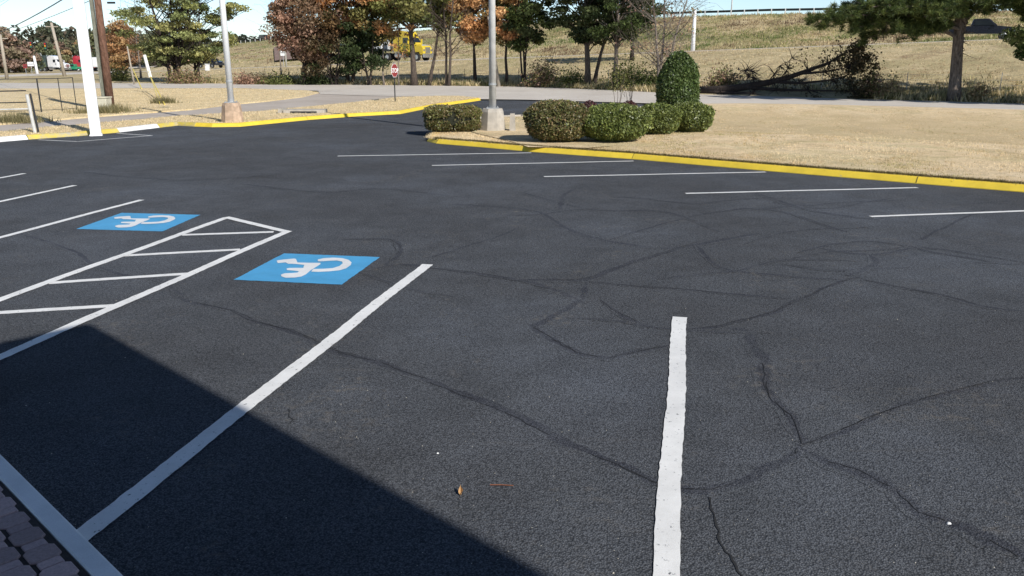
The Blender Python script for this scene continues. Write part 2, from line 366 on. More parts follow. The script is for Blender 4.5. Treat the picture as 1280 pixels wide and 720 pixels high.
# kerbs
def kerb(pix,mat,label,w=.16,h=.14,side=1,name='kerb',sub=1,z0=-.05,square=False):
    P=[G(*p) if len(p)==2 else (p[0],p[1]) for p in pix]; P=[np.array(p) for p in P]
    Q=[]
    for a,b in zip(P,P[1:]):
        k=max(1,int(np.linalg.norm(b-a)/1.2)); Q+=[a+(b-a)*i/k for i in range(k)]
    Q.append(P[-1]); V=[];n=len(Q)
    prof=[(0,z0),(.002,.015),(.085,h-.02),(.12,h),(w-.02,h+.002),(w,h-.015),(w,z0)]
    if square: prof=[(0,z0),(0,h-.012),(.006,h-.003),(.015,h),(w-.012,h+.001),(w-.002,h-.006),(w,z0)]
    for i,p in enumerate(Q):
        d=Q[min(i+1,n-1)]-Q[max(i-1,0)]; d/=np.linalg.norm(d); nn=np.array((-d[1],d[0]))*side
        j=R.uniform(-.006,.006)*(0.3 if square else 1)
        for a,z in prof: V.append((p[0]+nn[0]*(a+j),p[1]+nn[1]*(a+j),z))
    JV=[];dist=R.uniform(.5,2)
    for i in range(1,n-1):
        dist+=float(np.linalg.norm(Q[i]-Q[i-1]))
        if dist>5.5 and mat is not M['conc'] and not square:
            dist=0; d=Q[i+1]-Q[i-1]; d/=np.linalg.norm(d); nn=np.array((-d[1],d[0]))*side
            for e in (-.006,.006):
                for a,z in prof[1:-1]: JV.append((Q[i][0]+d[0]*e+nn[0]*(a-.004),Q[i][1]+d[1]*e+nn[1]*(a-.004),z+.006))
    if JV:
        q=len(prof)-2; mj=MB(); mj.add(JV,[(2*q*g+k,2*q*g+k+1,2*q*g+q+k+1,2*q*g+q+k) for g in range(len(JV)//(2*q)) for k in range(q-1)]); struct(mj.build('kerb_joint',M['joint'],local=True))
    K=len(prof); Fc=[(i*K+k,(i+1)*K+k,(i+1)*K+k+1,i*K+k+1) for i in range(n-1) for k in range(K-1)]
    Fc+=[tuple(range(K)),tuple((n-1)*K+k for k in range(K-1,-1,-1))]
    m=MB(); m.add(V,Fc); o=m.build(name,mat,local=True); return struct(o)
kerb([(585,151),(565,157),(548,164.5),(538,171),(534,176.5)]+FR[1:],M['ykerb'],'',w=.29,h=.13)
kerb([(820,134),(760,140),(680,145.5),(620,148),(586,150.7)],M['conc'],'',w=.16,h=.13)
kerb(KL[12:][::-1][0:4]+KL[8:12][::-1]+[(243,158.2)],M['ykerb'],'',w=.21,side=-1)
kerb([(242.5,158.2),(222,157),(200,159.5)],M['ykerbold'],'',w=.21,side=-1)
kerb([(199.5,159.6),(150,165.5)],M['wkerb'],'',w=.26,side=-1)
kerb([(149.5,165.6),(100,170),(36,174.4)],M['ykerbold'],'',w=.21,side=-1)
kerb([(35.5,174.5),(0,177.5),(-200,199),(-420,226)],M['wkerb'],'',w=.26,side=-1)
# near kerb and paved walk
ka=np.array(G(0,566,.13)); kb=np.array(G(156,720,.13)); kd=(kb-ka)/np.linalg.norm(kb-ka); kn=np.array((-kd[1],kd[0]))   # kn points to the lot?
if kn[1]<0: kn=-kn
K0=ka-kd*9; K1=ka+kd*30
_q=np.array(G(0,599,.13))-ka; kw=float(-np.dot(_q,kn)); print('kw',kw)
kerb([(K0[0],K0[1],0),(K1[0],K1[1],0)],M['wkerb'],'',w=kw,h=.13,square=True,side=-1 if np.dot(np.array((-kd[1],kd[0])),kn)>0 else 1)
def kp(s,t): p=ka+kd*s-kn*t; return (p[0],p[1])     # s along the kerb, t back from kerb face
m=MB(); m.prism([kp(-9,kw+.002),kp(30,kw+.002),kp(30,6),kp(-9,6)],-.05,.119); struct(m.build('walkway',M['joint'],local=True))
def pavers():
    m=MB(); cols=[]; 
    a,b=.215,.135     # pitch of the two repeating block sizes
    for i in range(-14,44):
        for j in range(0,20):
            for kind in (0,1):
                if kind==0: s=i*.24; t=kw+.10+j*.16; hs,ht,ch=.079,.077,.025
                else: s=i*.24+.12; t=kw+.10+j*.16; hs,ht,ch=.037,.058,.006
                s+= (.12 if j%2 else 0)
                if kind==0 and False: pass
                hs0=hs
                pts=[(-hs,-ht+ch),(-hs+ch,-ht),(hs-ch,-ht),(hs,-ht+ch),(hs,ht-ch),(hs-ch,ht),(-hs+ch,ht),(-hs,ht-ch)]
                def ring(f,z): return [kp(s+x*f,max(t+y*f,kw+.012))+(z,) for x,y in pts]
                dz=R.uniform(-.003,.003); v=ring(1,.09)+ring(1,.124+dz)+ring(.93,.129+dz)
                fc=[(k,(k+1)%8,8+(k+1)%8,8+k) for k in range(8)]+[(8+k,8+(k+1)%8,16+(k+1)%8,16+k) for k in range(8)]+[tuple(range(16,24))]
                m.add(v,fc); q=R.uniform(.7,1.25); cols+=[(.50*q,.35*q,.33*q)]*24
    struct(m.build('paving',M['paver'],local=True,cols=cols))
pavers()

# ------------------------------------------------------------------ painted markings
def stripe(a,b,w,mat,name,label,z=.006,wob=.0045,group=None,extend=(0,0)):
    a=np.array(a);b=np.array(b);d=(b-a)/np.linalg.norm(b-a);a=a-d*extend[0];b=b+d*extend[1];L=np.linalg.norm(b-a);nn=np.array((-d[1],d[0]))
    n=max(2,int(L/.06)); n=min(n,110);V=[]
    off=[R.uniform(-1,1) for _ in range(n+1)]; off2=[R.uniform(-1,1) for _ in range(n+1)]
    for i in range(n+1):
        c=a+d*L*i/n; sway=.010*math.sin(i*L/n*2.1+a[0])*(wob/.006)
        V.append(tuple(c+nn*(w/2+sway+wob*off[i]))+(z,)); V.append(tuple(c-nn*(w/2-sway+wob*off2[i]))+(z,))
    m=MB(); m.add(V,[(2*i,2*i+1,2*i+3,2*i+2) for i in range(n)])
    return tag(m.build(name,mat),label,'parking line',group)
gl='white parking lines on the lot'
stripe(G(128,662),G(850,397),.0001,M['white'],'parking_line','x') if False else None
la,lb=np.array(G(110,664)),np.array(G(534,331))
stripe(la,lb,.145,M['white'],'parking_line','long wide white line running from the white kerb out of the building shadow',group=gl,z=.008,extend=(.1,0))
la,lb=np.array(G(832,720)),np.array(G(850,397))
stripe(la,lb,.145,M['white'],'parking_line','wide white line in the foreground, running straight down to the bottom edge',extend=(2.6,0),group=gl,z=.008)
d0=np.array((math.sin(rad(11.3)),math.cos(rad(11.3))))
for (px,py),lab,e in (((177,250),'thin white line beside the far blue square, nearest of the three left-edge bay lines',6.2),((94,232),'middle one of the three thin white bay lines at the left edge',6.2),((31,217),'shortest and farthest of the three thin white bay lines at the left edge',6.2)):
    b=np.array(G(px,py)); stripe(b-d0*e,b,.12,M['white'],'parking_line',lab,group=gl)
FL=[((422,195.3),(664,191.2),'farthest white bay line, starting near the box hedge and meeting the yellow kerb'),((540,207),(792,201.5),'second bay line from the box hedge along the yellow kerb'),((680,221),(957,215.2),'middle bay line of the five along the yellow kerb'),((857,242),(1147,234.8),'bay line second from the right edge along the yellow kerb'),((1088,271),(1330,262),'right-hand bay line along the yellow kerb, cut by the right edge')]
for a,b,lab in FL: stripe(G(*a),G(*b),.11,M['white'],'parking_line',lab,wob=.004,group=gl)
# access aisle
def aisle():
    root=thing('access_aisle','white hatched access aisle between the two blue accessible squares','parking aisle',G(180,330)+(0,))
    m1=G(283,272.5); m0=G(358,290)
    def st(a,b,w,e=(0,0),z=.004,nm='hatch_line'):
        o=stripe(a,b,w,M['white'],nm,None,z=z,extend=e); del o['category']; o.parent=root; o.location=np.array(o.location)-np.array(root.location)
    ai=np.array(m0); bi=np.array(G(0,447)); st(bi,ai,.13,(1.9,.05),.008,'border_line')
    ai=np.array(m1); bi=np.array(G(0,375)); st(bi,ai,.13,(2.6,0),.008,'border_line')
    st(m1,m0,.13,(.03,.03),.012,'border_line')
    for a,b in (((228,294),(342,290)),((152,320),(300,312)),((62,354),(238,342)),((-12,392),(147,382))): st(G(*a),G(*b),.12)
aisle()
# accessible squares
SQ=[(292,350),(355,317),(478,321),(427,356)]
def frame(c):
    o=np.array(G(*c[0])); u=np.array(G(*c[3]))-o; v=np.array(G(*c[1]))-o; return o,u,v
BODY=[(402,130),(455,122),(535,115),(548,118),(560,145),(640,147),(735,148),(735,158),(700,180),(660,205),(625,235),(590,252),(540,260),(470,262),(438,251),(434,238),(460,228),(520,225),(560,222),(572,212),(530,207),(480,203),(478,190),(500,187),(550,186),(604,186),(612,163),(560,158),(520,155),(490,155),(470,144),(410,150)]
WHE=[(715,122),(760,112),(830,108),(900,112),(950,125),(972,145),(965,165),(930,190),(880,205),(800,213),(720,217),(665,215),(680,195),(760,193),(830,188),(880,172),(905,152),(900,138),(860,130),(800,132),(740,137),(715,135)]
o0,u0,v0=frame(SQ); MI=np.linalg.inv(np.array([u0,v0]).T)
def sq(c,label):
    o,u,v=frame(c); root=thing('accessible_parking_symbol',label,'painted symbol',(float(o[0]),float(o[1]),0.0),0,'blue accessible parking squares')
    m=MB(); V=[];n=24
    es=[(0,0),(0,1),(1,1),(1,0)]
    for k in range(4):
        a=np.array(es[k]);b=np.array(es[(k+1)%4])
        for i in range(n):
            q=a+(b-a)*i/n+np.array([R.uniform(-.004,.004),R.uniform(-.004,.004)]); p=o+u*q[0]+v*q[1]; V.append((p[0],p[1]))
    m.flat(V[::-1],.004); m.build('blue_square',M['blue'],root)
    for poly in (BODY,WHE):
        m=MB(); V=[]
        for x,y in poly:
            q=MI@(np.array(G(280+x/6.095,305+y/6.095))-o0); p=o+u*q[0]+v*q[1]; V.append((p[0],p[1]))
        A=sum(V[i][0]*V[(i+1)%len(V)][1]-V[(i+1)%len(V)][0]*V[i][1] for i in range(len(V)))
        if A<0: V=V[::-1]
        m.flat(V,.008 if poly is BODY else .0085)
        m.build('figure' if poly is BODY else 'wheel_arc',M['sym'],root)
sq(SQ,'larger near blue square with white wheelchair symbol, beside the long shaded line')
sq([(95,286.5),(152,266.3),(243,268),(203,289.5)],'smaller far blue square with white wheelchair symbol, left of the hatched aisle')
# bay mark by the white pole
root=thing('painted_box_outline','thin white outline painted on the asphalt in front of the white pole','parking line',G(110,173)+(0,))
for a,b in (((48,174.8),(97,177)),((97,177),(190,169.6)),((190,169.6),(146,166.8))):
    o=stripe(G(*a),G(*b),.10,M['whitefar'],'outline_edge',None,z=.004); del o['category']; o.parent=root; o.location=np.array(o.location)-np.array(root.location)

# crack sealer bands
CR=[([(215,370),(245,380),(290,388),(320,402),(360,412),(395,428),(425,440),(455,447),(480,453),(500,462),(540,478),(575,492),(600,503),(650,525),(700,550),(740,568),(775,582),(810,600),(855,612),(890,612),(925,603),(950,590),(990,570),(1002,558)],.10),
([(1003,556),(985,520),(962,495),(952,470),(955,450),(940,430),(935,415),(900,408),(860,412)],.13),([(1000,557),(1050,538),(1090,522),(1150,500),(1200,487),(1250,475),(1290,470)],.08),
([(1000,560),(1040,578),(1080,590),(1120,615),(1150,640),(1190,655),(1240,675),(1290,703)],.12),([(858,412),(900,408),(960,392),(1000,375),(1050,352),(1082,345)],.09),
([(735,352),(728,372),(680,400),(668,410),(690,425),(720,440),(760,447),(800,440),(838,430)],.10),([(470,335),(500,330),(540,335),(600,343),(650,350),(700,365),(732,380)],.10),
([(640,350),(700,350),(730,350),(760,340),(800,325),(850,310),(880,300)],.12),([(735,352),(800,358),(860,362),(930,368),(990,373)],.06),([(750,375),(770,390),(800,405),(840,412)],.08),
([(535,322),(560,315),(600,303),(640,290),(650,283)],.06),([(560,255),(640,260),(680,268),(720,290),(780,305),(840,310),(900,300),(950,292)],.10),([(870,305),(900,335),(980,345),(1060,350)],.07),
([(1080,350),(1140,362),(1180,370),(1240,385),(1290,390)],.09),([(1150,300),(1200,275),(1232,262)],.08),([(430,300),(490,300),(500,315),(480,332)],.08),([(650,240),(740,262),(830,265),(900,290)],.09),
([(1020,310),(1090,318),(1160,310),(1290,330)],.07),([(20,290),(80,310),(140,340),(200,352),(230,372)],.06),([(1060,345),(1095,330),(1085,318)],.10),([(700,262),(705,245),(720,235)],.10),
([(940,240),(1010,262),(1100,275)],.10),([(300,230),(400,240),(480,236),(560,245)],.09),([(100,215),(220,225),(330,220)],.09),([(760,300),(880,268),(960,262),(1060,290)],.06),([(590,410),(640,430),(720,436)],.0)]
def crack(pts,w,z):
    if w<=0: return
    P=[np.array(G(*p)) for p in pts]; Q=[]
    for i in range(len(P)-1):   # catmull-rom
        p0=P[max(i-1,0)];p1=P[i];p2=P[i+1];p3=P[min(i+2,len(P)-1)]; k=max(3,int(np.linalg.norm(p2-p1)/.12)); k=min(k,30)
        for j in range(k):
            t=j/k; Q.append(.5*((2*p1)+(p2-p0)*t+(2*p0-5*p1+4*p2-p3)*t*t+(3*p1-p0-3*p2+p3)*t**3))
    Q.append(P[-1]); n=len(Q); V=[];E=[]; ww=w; ox=0
    for i,p in enumerate(Q):
        d=Q[min(i+1,n-1)]-Q[max(i-1,0)]; d/=np.linalg.norm(d)+1e-9; nn=np.array((-d[1],d[0]))
        ww=.8*ww+.2*w*R.uniform(.3,1.9); ox=.7*ox+R.uniform(-.02,.02); wv=max(ww,w*.4)*1.7*min(1,(i+1)/4,(n-i)/4)
        for k,e in ((-1,1),(-.5,.5),(0,0),(.5,.5),(1,1)):
            q=p+nn*(k*wv/2+ox); V.append((q[0],q[1],z)); E.append(e)
    m=MB(); m.add(V,[(5*i+k,5*i+k+1,5*i+k+6,5*i+k+5) for i in range(n-1) for k in range(4)])
    struct(m.build('crack_seal',M['crack'],local=True,cols=E,attr='edge'))
for i,(p,w) in enumerate(CR): crack(p,w*.9,.0015+.00009*i)
for _i in range(13):
    _x=R.uniform(560,1250); _y=R.uniform(228,400) if _i<16 else R.uniform(400,520); _a=R.uniform(-.35,.35)+(PI if R.random()<.5 else 0); _pp=[]
    for _k in range(R.randint(4,8)):
        _pp.append((_x,_y)); _a+=R.uniform(-.5,.5); _sc=18+(_y-200)*.11; _x+=math.cos(_a)*_sc*1.6; _y=max(222,_y+math.sin(_a)*_sc*.7)
    crack(_pp,R.uniform(.03,.06),.00306+.00003*_i)
def thin_crack(pts,z=.0045,ws=(.003,.009)):
    m=MB(); P=[]
    for a,b in zip(pts,pts[1:]):
        for t in (0,.25,.5,.75): P.append((a[0]+(b[0]-a[0])*t+R.uniform(-3,3),a[1]+(b[1]-a[1])*t))
    P=[np.array(G(*p)) for p in P]; V=[]
    for i,p in enumerate(P):
        d=P[min(i+1,len(P)-1)]-P[max(i-1,0)]; d/=np.linalg.norm(d); nn=np.array((-d[1],d[0]))*R.uniform(*ws)
        V+= [tuple(p+nn)+(z,),tuple(p-nn)+(z,)]
    m.add(V,[(2*i,2*i+1,2*i+3,2*i+2) for i in range(len(P)-1)]); struct(m.build('crack',M['rubber'],local=True))
thin_crack([(885,622),(893,650),(900,680),(915,700),(935,730)])
for _p,_w in CR[:10]+CR[13:16]:
    for _k in range(0,len(_p)-1):
        if R.random()<.55: thin_crack([(a_+R.uniform(-3,3),b_+R.uniform(-1.5,1.5)) for a_,b_ in _p[_k:_k+3]],.0048,(.0015,.005))
thin_crack([(358,512),(365,525),(362,533)])

# ------------------------------------------------------------------ foliage tools
def leafquads(cen,size,cols,flat=0.0,aspect=1.6):
    n=len(cen); d=rng.normal(size=(n,3)); d/=np.linalg.norm(d,axis=1)[:,None]; d[:,2]*=(1-flat)
    e=rng.normal(size=(n,3)); e-=d*np.sum(d*e,axis=1)[:,None]/np.maximum(np.sum(d*d,axis=1)[:,None],1e-6); e/=np.linalg.norm(e,axis=1)[:,None]
    s=(size*rng.uniform(.6,1.4,n))[:,None]
    a=d*s*aspect*.5; b=e*s*.5
    V=np.stack([cen-a,cen+b*.9,cen+a,cen-b*.9],1).reshape(-1,3)
    Fc=np.arange(4*n).reshape(-1,4); return V,Fc,np.repeat(cols,4,axis=0)
def mbnp(V,Fc,cols):
    m=MB(); m.v=V; m.f=Fc.tolist(); m.c=cols; return m
def colmix(cols,n,per=None):
    cols=np.array(cols); i=rng.integers(0,len(cols),n); j=rng.integers(0,len(cols),n); t=rng.random(n)[:,None]
    return cols[i]*t+cols[j]*(1-t)
GREEN=[(.08,.11,.03),(.13,.16,.045),(.18,.20,.065)]
DGREEN=[(.035,.052,.018),(.06,.085,.028),(.09,.11,.042)]
OLIVE=[(.15,.16,.05),(.23,.23,.07),(.30,.28,.10),(.11,.13,.045)]
ORANGE=[(.68,.36,.15),(.55,.28,.12),(.74,.45,.21),(.40,.27,.11)]
BROWN=[(.44,.26,.18),(.34,.21,.15),(.54,.34,.23),(.25,.16,.10)]
DEAD=[(.05,.035,.02),(.09,.06,.03),(.03,.03,.016),(.13,.08,.04)]
def tree(name,label,base,H,z0,Rc,ncl,nl,leaf,cols,tr,bark,group=None,lean=(0,0),trunks=1,spread=.15,clr=.9,flat=.55,top=.35,twigs=0,aspect=1.5,bot=1.0,seed=None):
    root=thing(name,label,'tree',base,0,group); bx,by,bz=base
    tm=MB(); axes=[]
    for k in range(trunks):
        a=2*PI*(k+R.random())/trunks; sp=spread*H if trunks>1 else 0
        pts=[];rs=[];ox=oy=0; x1=lean[0]+math.cos(a)*sp; y1=lean[1]+math.sin(a)*sp
        for i in range(8):
            t=i/7; ox+=R.uniform(-.02,.02)*H*.5; oy+=R.uniform(-.02,.02)*H*.5
            pts.append((bx+math.cos(a)*tr*1.0*(trunks>1)+x1*t**1.2+ox,by+math.sin(a)*tr*(trunks>1)+y1*t**1.2+oy,bz-.15+t*(H*.88+.15))); rs.append(tr*(1-.82*t)*(1.35 if i==0 else 1)*(1 if trunks==1 else .7))
        tm.tube(pts,rs,7); axes.append((np.array(pts),rs))
    cl=[]
    for c in range(ncl):
        t=(c+R.random())/ncl; env=(math.sin(PI*min(1,max(0,(t*(1-.02)+.02)))**(.8 if top>.3 else 1.2))**.7); env=max(env,.25)
        env*= (1-top*t)+(0 if t>.3 else (bot-1)*(1-t/.3)); r=Rc*env*math.sqrt(R.uniform(.12,1)); a=R.uniform(0,2*PI)+c*2.4
        ax,_=axes[c%len(axes)]; z=bz+z0+(H-z0)*t; k=min(6.99,(z-bz)/(H*.88)*7); i=int(k); cxy=ax[i]+(ax[min(7,i+1)]-ax[i])*(k-i)
        p=np.array((cxy[0]+r*math.cos(a),cxy[1]+r*math.sin(a),z)); cl.append(p)
        za=max(bz+z0*.75,z-.55*r-.3); k=min(6.9,(za-bz)/(H*.88)*7); k=max(0,k); i=int(k); s=ax[i]+(ax[i+1]-ax[i])*(k-i)
        mid=(s+p)/2+np.array((R.uniform(-.1,.1)*r,R.uniform(-.1,.1)*r,R.uniform(-.05,.12)*r)); lr=max(.02,tr*.28*(1-.5*t))
        tm.tube([s,mid,p],[lr,lr*.6,lr*.2],5)
        for q in range(twigs):
            e=p+np.array([R.gauss(0,1),R.gauss(0,1),R.gauss(.4,1)])*clr*.9; tm.tube([mid+(p-mid)*R.random(),(p+e)/2+np.array([R.gauss(0,.1)]*3),e],[lr*.35,lr*.2,.008],3,False)
    tm.build('trunk',bark,root,smooth=True)
    if nl:
        cl=np.array(cl); cs=colmix(cols,len(cl)); idx=np.repeat(np.arange(len(cl)),nl); n=len(idx)
        rr=clr*rng.uniform(.6,1.25,len(cl)); off=rng.normal(size=(n,3)); off/=np.linalg.norm(off,axis=1)[:,None]; off*=(rng.random(n)**.45)[:,None]*rr[idx][:,None]; off[:,2]*=flat
        cen=cl[idx]+off; cc=cs[idx]*rng.uniform(.6,1.45,n)[:,None]
        mbnp(*leafquads(cen,leaf,cc,0,aspect)).build('crown',M['leaf'],root)
    return root
def bush(name,label,pos,rx,ry,h,n,leaf,cols,group=None,box=.0,rz=0,z0=.04,cone=0,cat='shrub',lumps=.05,mat='hedge'):
    root=thing(name,label,cat,pos,0,group)
    # superellipsoid surface
    def surf(th,ph,f=1.0):
        e=1-box*.62
        c=lambda a:np.sign(np.cos(a))*np.abs(np.cos(a))**e
        s=lambda a:np.sign(np.sin(a))*np.abs(np.sin(a))**e
        x=c(ph)*c(th);y=c(ph)*s(th);z=s(ph)
        if cone: k=1-cone*np.clip((z+1)/2,0,1)**2.2; x=x*k;y=y*k
        lf=1+lumps*(1-.6*box)*(np.sin(3*th+1.3+2*z)*.6+np.sin(5*th-2*z*3)+np.sin(4*z+2*th))
        X=x*rx*f*lf;Y=y*ry*f*lf;Z=h/2+z*h/2*f+z0
        return np.stack([X*math.cos(rz)-Y*math.sin(rz),X*math.sin(rz)+Y*math.cos(rz),Z],-1)
    m=MB(); A,B=20,12; th=np.linspace(0,2*PI,A,endpoint=False); V=[]
    for j in range(B+1):
        ph=-PI/2+PI*j/B; V+=surf(th,np.full(A,ph),.86).tolist()
    m.add(V,[(j*A+k,j*A+(k+1)%A,(j+1)*A+(k+1)%A,(j+1)*A+k) for j in range(B) for k in range(A)])
    m.build('branches',M['core'],root,local=True)  # solid dark core; shade between the leaves is put into its colour
    u=rng.uniform(-1,1,n); th=rng.uniform(0,2*PI,n); ph=np.arcsin(u)
    f=1-np.abs(rng.normal(0,.05,n))+ (rng.random(n)<.06)*rng.uniform(0,.09,n)
    cen=surf(th,ph)*0
    pts=np.zeros((n,3)); 
    for k in range(n): pass
    S=surf(th,ph); ctr=np.array([0,0,h/2+z0]); pts=ctr+(S-ctr)*f[:,None]+rng.normal(0,leaf*.25,(n,3))
    pts[:,2]=np.maximum(pts[:,2],.02)
    patch=(np.sin(pts[:,0]*3.1+pos[0])+np.sin(pts[:,1]*2.7+1)+np.sin(pts[:,2]*4+pos[1]))/3
    cc=colmix(cols,n)*(1+.22*patch)[:,None]*rng.uniform(.65,1.4,n)[:,None]
    mbnp(*leafquads(pts,leaf,cc)).build('foliage',M[mat],root,local=True)
    return root
def ground_on(px,py,z=.12):
    x,y=G(px,py,z); return (x,y,z)
HG=[(.13,.165,.04),(.19,.225,.055),(.25,.28,.08),(.09,.12,.03)]
H1=[(.14,.14,.045),(.21,.18,.075),(.18,.19,.055),(.26,.17,.09)]
gs='clipped shrubs on the island'
b=ground_on(565,165); bush('box_hedge','low boxy hedge at the tip of the yellow-kerbed island',(b[0],b[1]+.2,.12),.95,.60,.84,22000,.047,H1+[(.12,.14,.04)],gs,.8,rad(10))
b=ground_on(698,181); bush('clipped_shrub','wide rounded shrub with brownish red tips, first one right of the lamp post',(b[0],b[1]+.9,.12),.98,.92,1.18,26000,.047,H1+[(.06,.08,.025)],gs,.32,0,lumps=.04)
b=ground_on(771,181); bush('clipped_shrub','broad bright green mound directly below the small bare twigs, second right of the lamp post',(b[0],b[1]+.9,.12),1.08,.98,1.08,26000,.047,HG,gs,.12,0,lumps=.05)
b=ground_on(826,172); bush('clipped_shrub','green mound standing in front of the tall column shrub',(b[0],b[1]+.75,.12),.72,.74,.98,18000,.047,HG,gs,.12,0,lumps=.05)
b=ground_on(868,169.5); bush('clipped_shrub','rightmost green mound of the island shrubs, beside open lawn',(b[0],b[1]+.8,.12),.74,.74,.98,18000,.047,HG[:3]+[(.05,.07,.02)],gs,.15,0,lumps=.05)
b=ground_on(845,154); bush('column_shrub','tall bullet-shaped evergreen shrub behind the low mounds',(b[0],b[1],.12),.84,.8,2.62,30000,.06,[(.075,.12,.03),(.11,.16,.045),(.15,.20,.065),(.045,.07,.02)],None,.25,0,cone=.36,lumps=.06)
PURP=[(.10,.035,.045),(.06,.03,.03),(.14,.06,.05)]
for px,lab in ((740,'small dark purple barberry bush peeping between the first two mounds'),(791,'small dark purple barberry bush below the forked twigs')):
    b=ground_on(px,160); bush('barberry_bush',lab,(b[0],b[1]+1.2,.12),.32,.32,.86,1500,.05,PURP,'purple bushes behind the mounds',0,0)
b=ground_on(585,158); bush('low_shrub','small dark shrub tucked between the box hedge and the lamp base',(b[0]-.1,b[1]+2.6,.12),.5,.5,.55,2500,.06,HG,None,0,0)
def sapling(px,lab):
    b=ground_on(px,150); root=thing('bare_sapling',lab,'sapling',b,0,'bare saplings behind the shrubs'); m=MB()
    for k in range(4):
        e=(b[0]+R.uniform(-.35,.35),b[1]+R.uniform(-.2,.2),b[2]+R.uniform(1.5,1.95)); mid=((b[0]+e[0])/2+.05,b[1],b[2]+.9); m.tube([b,mid,e],[.018,.012,.005],4)
        for q in range(4): 
            t=R.uniform(.5,.95); s=[b[i]+(e[i]-b[i])*t for i in range(3)]; m.tube([s,(s[0]+R.uniform(-.2,.2),s[1]+R.uniform(-.2,.2),s[2]+R.uniform(.1,.3))],[.008,.004],3)
    m.build('twigs',M['bark'],root)
    n=60; pts=np.array(b)+np.stack([rng.normal(0,.2,n),rng.normal(0,.12,n),rng.uniform(1.1,1.9,n)],-1); mbnp(*leafquads(pts,.05,colmix(OLIVE,n))).build('leaves',M['leaf'],root)
sapling(770,'bare twiggy sapling with few leaves rising behind the broad mound'); sapling(784,'forked bare sapling above the purple bush')
# mulch bed under the shrubs
m=MB(); pp=[(590,166),(640,178),(660,185),(735,186),(800,181),(850,176),(895,168),(880,158),(820,150),(700,152),(600,154)]
m.flat([G(*p,.12) for p in pp][::-1],.15)
struct(m.build('mulch_bed',M['lawn'],local=True))

# ------------------------------------------------------------------ lamp posts and poles
def lamp(px,py,label,pole_r,bw,bh,Hh,mat,yaw,bm=None):
    z=.10; x,y=G(px,py,z); root=thing('lamp_post',label,'lamp post',(x,y,z),0,'lamp posts at the lot edge')
    m=MB(); 
    def oct_(r,zz): return [(r*math.cos(a),r*math.sin(a),zz) for a in [PI/8+k*PI/4 for k in range(8)]]
    V=oct_(bw*.62,-.1)+oct_(bw*.50,bh*.86)+oct_(bw*.44,bh); m.add(V,[(k,(k+1)%8,8+(k+1)%8,8+k) for k in range(8)]+[(8+k,8+(k+1)%8,16+(k+1)%8,16+k) for k in range(8)]+[tuple(range(16,24))])
    m.build('concrete_base',bm or M['conc'],root,local=True)
    MB().box(-pole_r*1.7,pole_r*1.7,-pole_r*1.7,pole_r*1.7,bh+.001,bh+.03).build('base_plate',M['metal'],root,local=True)
    MB().tube([(0,0,bh+.03),(0,0,Hh)],[pole_r,pole_r*.75],16).build('pole',mat,root,local=True,smooth=True)
    MB().tube([(0,0,bh+.78),(0,0,bh+.84)],pole_r*1.09,16).build('band',M['metal'],root,local=True)
    arm=MB().tube([(0,0,Hh-.1),(1.2*math.cos(yaw),1.2*math.sin(yaw),Hh+.15)],.04,8).build('arm',mat,root,local=True)
    MB().box(1.1*math.cos(yaw)-.2,1.1*math.cos(yaw)+.35,1.1*math.sin(yaw)-.18,1.1*math.sin(yaw)+.18,Hh+.08,Hh+.24,.04).build('lamp_head',M['metal'],root,local=True)
    for k in range(4):
        a=PI/4+k*PI/2; MB().tube([(pole_r*1.9*math.cos(a),pole_r*1.9*math.sin(a),bh),(pole_r*1.9*math.cos(a),pole_r*1.9*math.sin(a),bh+.07)],.018,6).build('anchor_bolt',M['metal'],root,local=True)
    return root
lamp(616,164,'grey lamp post on a tapered concrete base between hedge and shrubs',.125,.80,.78,9.2,M['greypole'],2.2)
lamp(291,152.5,'white lamp post on a rusty concrete base on the left grass verge',.125,.72,.75,8.8,M['wmetal'],.5,M['rust'])
m=MB(); x,y=G(641,164,.12); m.box(x-.12,x+.1,y-.2,y+.2,.1,.72,.03); tag(m.build('concrete_block',M['conc']),'pale upright concrete block leaning beside the lamp post base','concrete block')
x,y=G(120,167.5,.05); root=thing('sign_pole','thick plain white pole standing at the left kerb','pole',(x,y,0))
root.rotation_euler=(0,0,rad(24)); MB().box(-.172,.172,-.172,.172,-.05,9.5).build('pole',M['postw'],root,local=True,bevel=.015)
MB().box(-.20,.20,-.20,.20,0,.05,.01).build('footing',M['wmetal'],root,local=True)
m=MB().box(-.19,.19,-.19,.19,9.5,9.56); m.build('cap',M['wmetal'],root,local=True)
x,y=G(138.5,138,.06); root=thing('utility_pole','brown wooden utility pole with a grey board strapped to its side, behind the white pole','utility pole',(x,y,0))
MB().tube([(0.02,0,-.1),(0.05,0,10.5)],[.19,.13],12).build('pole',M['wood'],root,local=True,smooth=True)
MB().box(-.34,-.19,-.06,.08,0,9.0).build('conduit_board',M['woodg'],root,local=True)
MB().box(-1.1,1.2,-.18,-.07,9.3,9.42).build('crossarm',M['wood'],root,local=True)
UP=(x,y)
def plainpole(px,py,D,r,h,mat,label,name='utility_pole',cat='utility pole',lean=(0,0),group=None):
    x,y,z=site(px,D,py); root=thing(name,label,cat,(x,y,z),0,group)
    MB().tube([(0,0,-.2),(lean[0],lean[1],h)],[r,r*.7],10).build('pole',mat,root,local=True,smooth=True)
    if name=='utility_pole': MB().box(-.9+lean[0],.9+lean[0],-.06,.06,h-.6,h-.48).build('crossarm',mat,root,local=True)
    else: MB().tube([(lean[0],lean[1],h),(lean[0],lean[1],h+.06)],[r*.8,r*.4],10).build('cap',M['metal'],root,local=True)
    return root
gp='distant wooden poles'
plainpole(8,93,112,.22,5.6,M['woodp'],'pale wooden pole at the far left edge before the brown trees',group=gp)
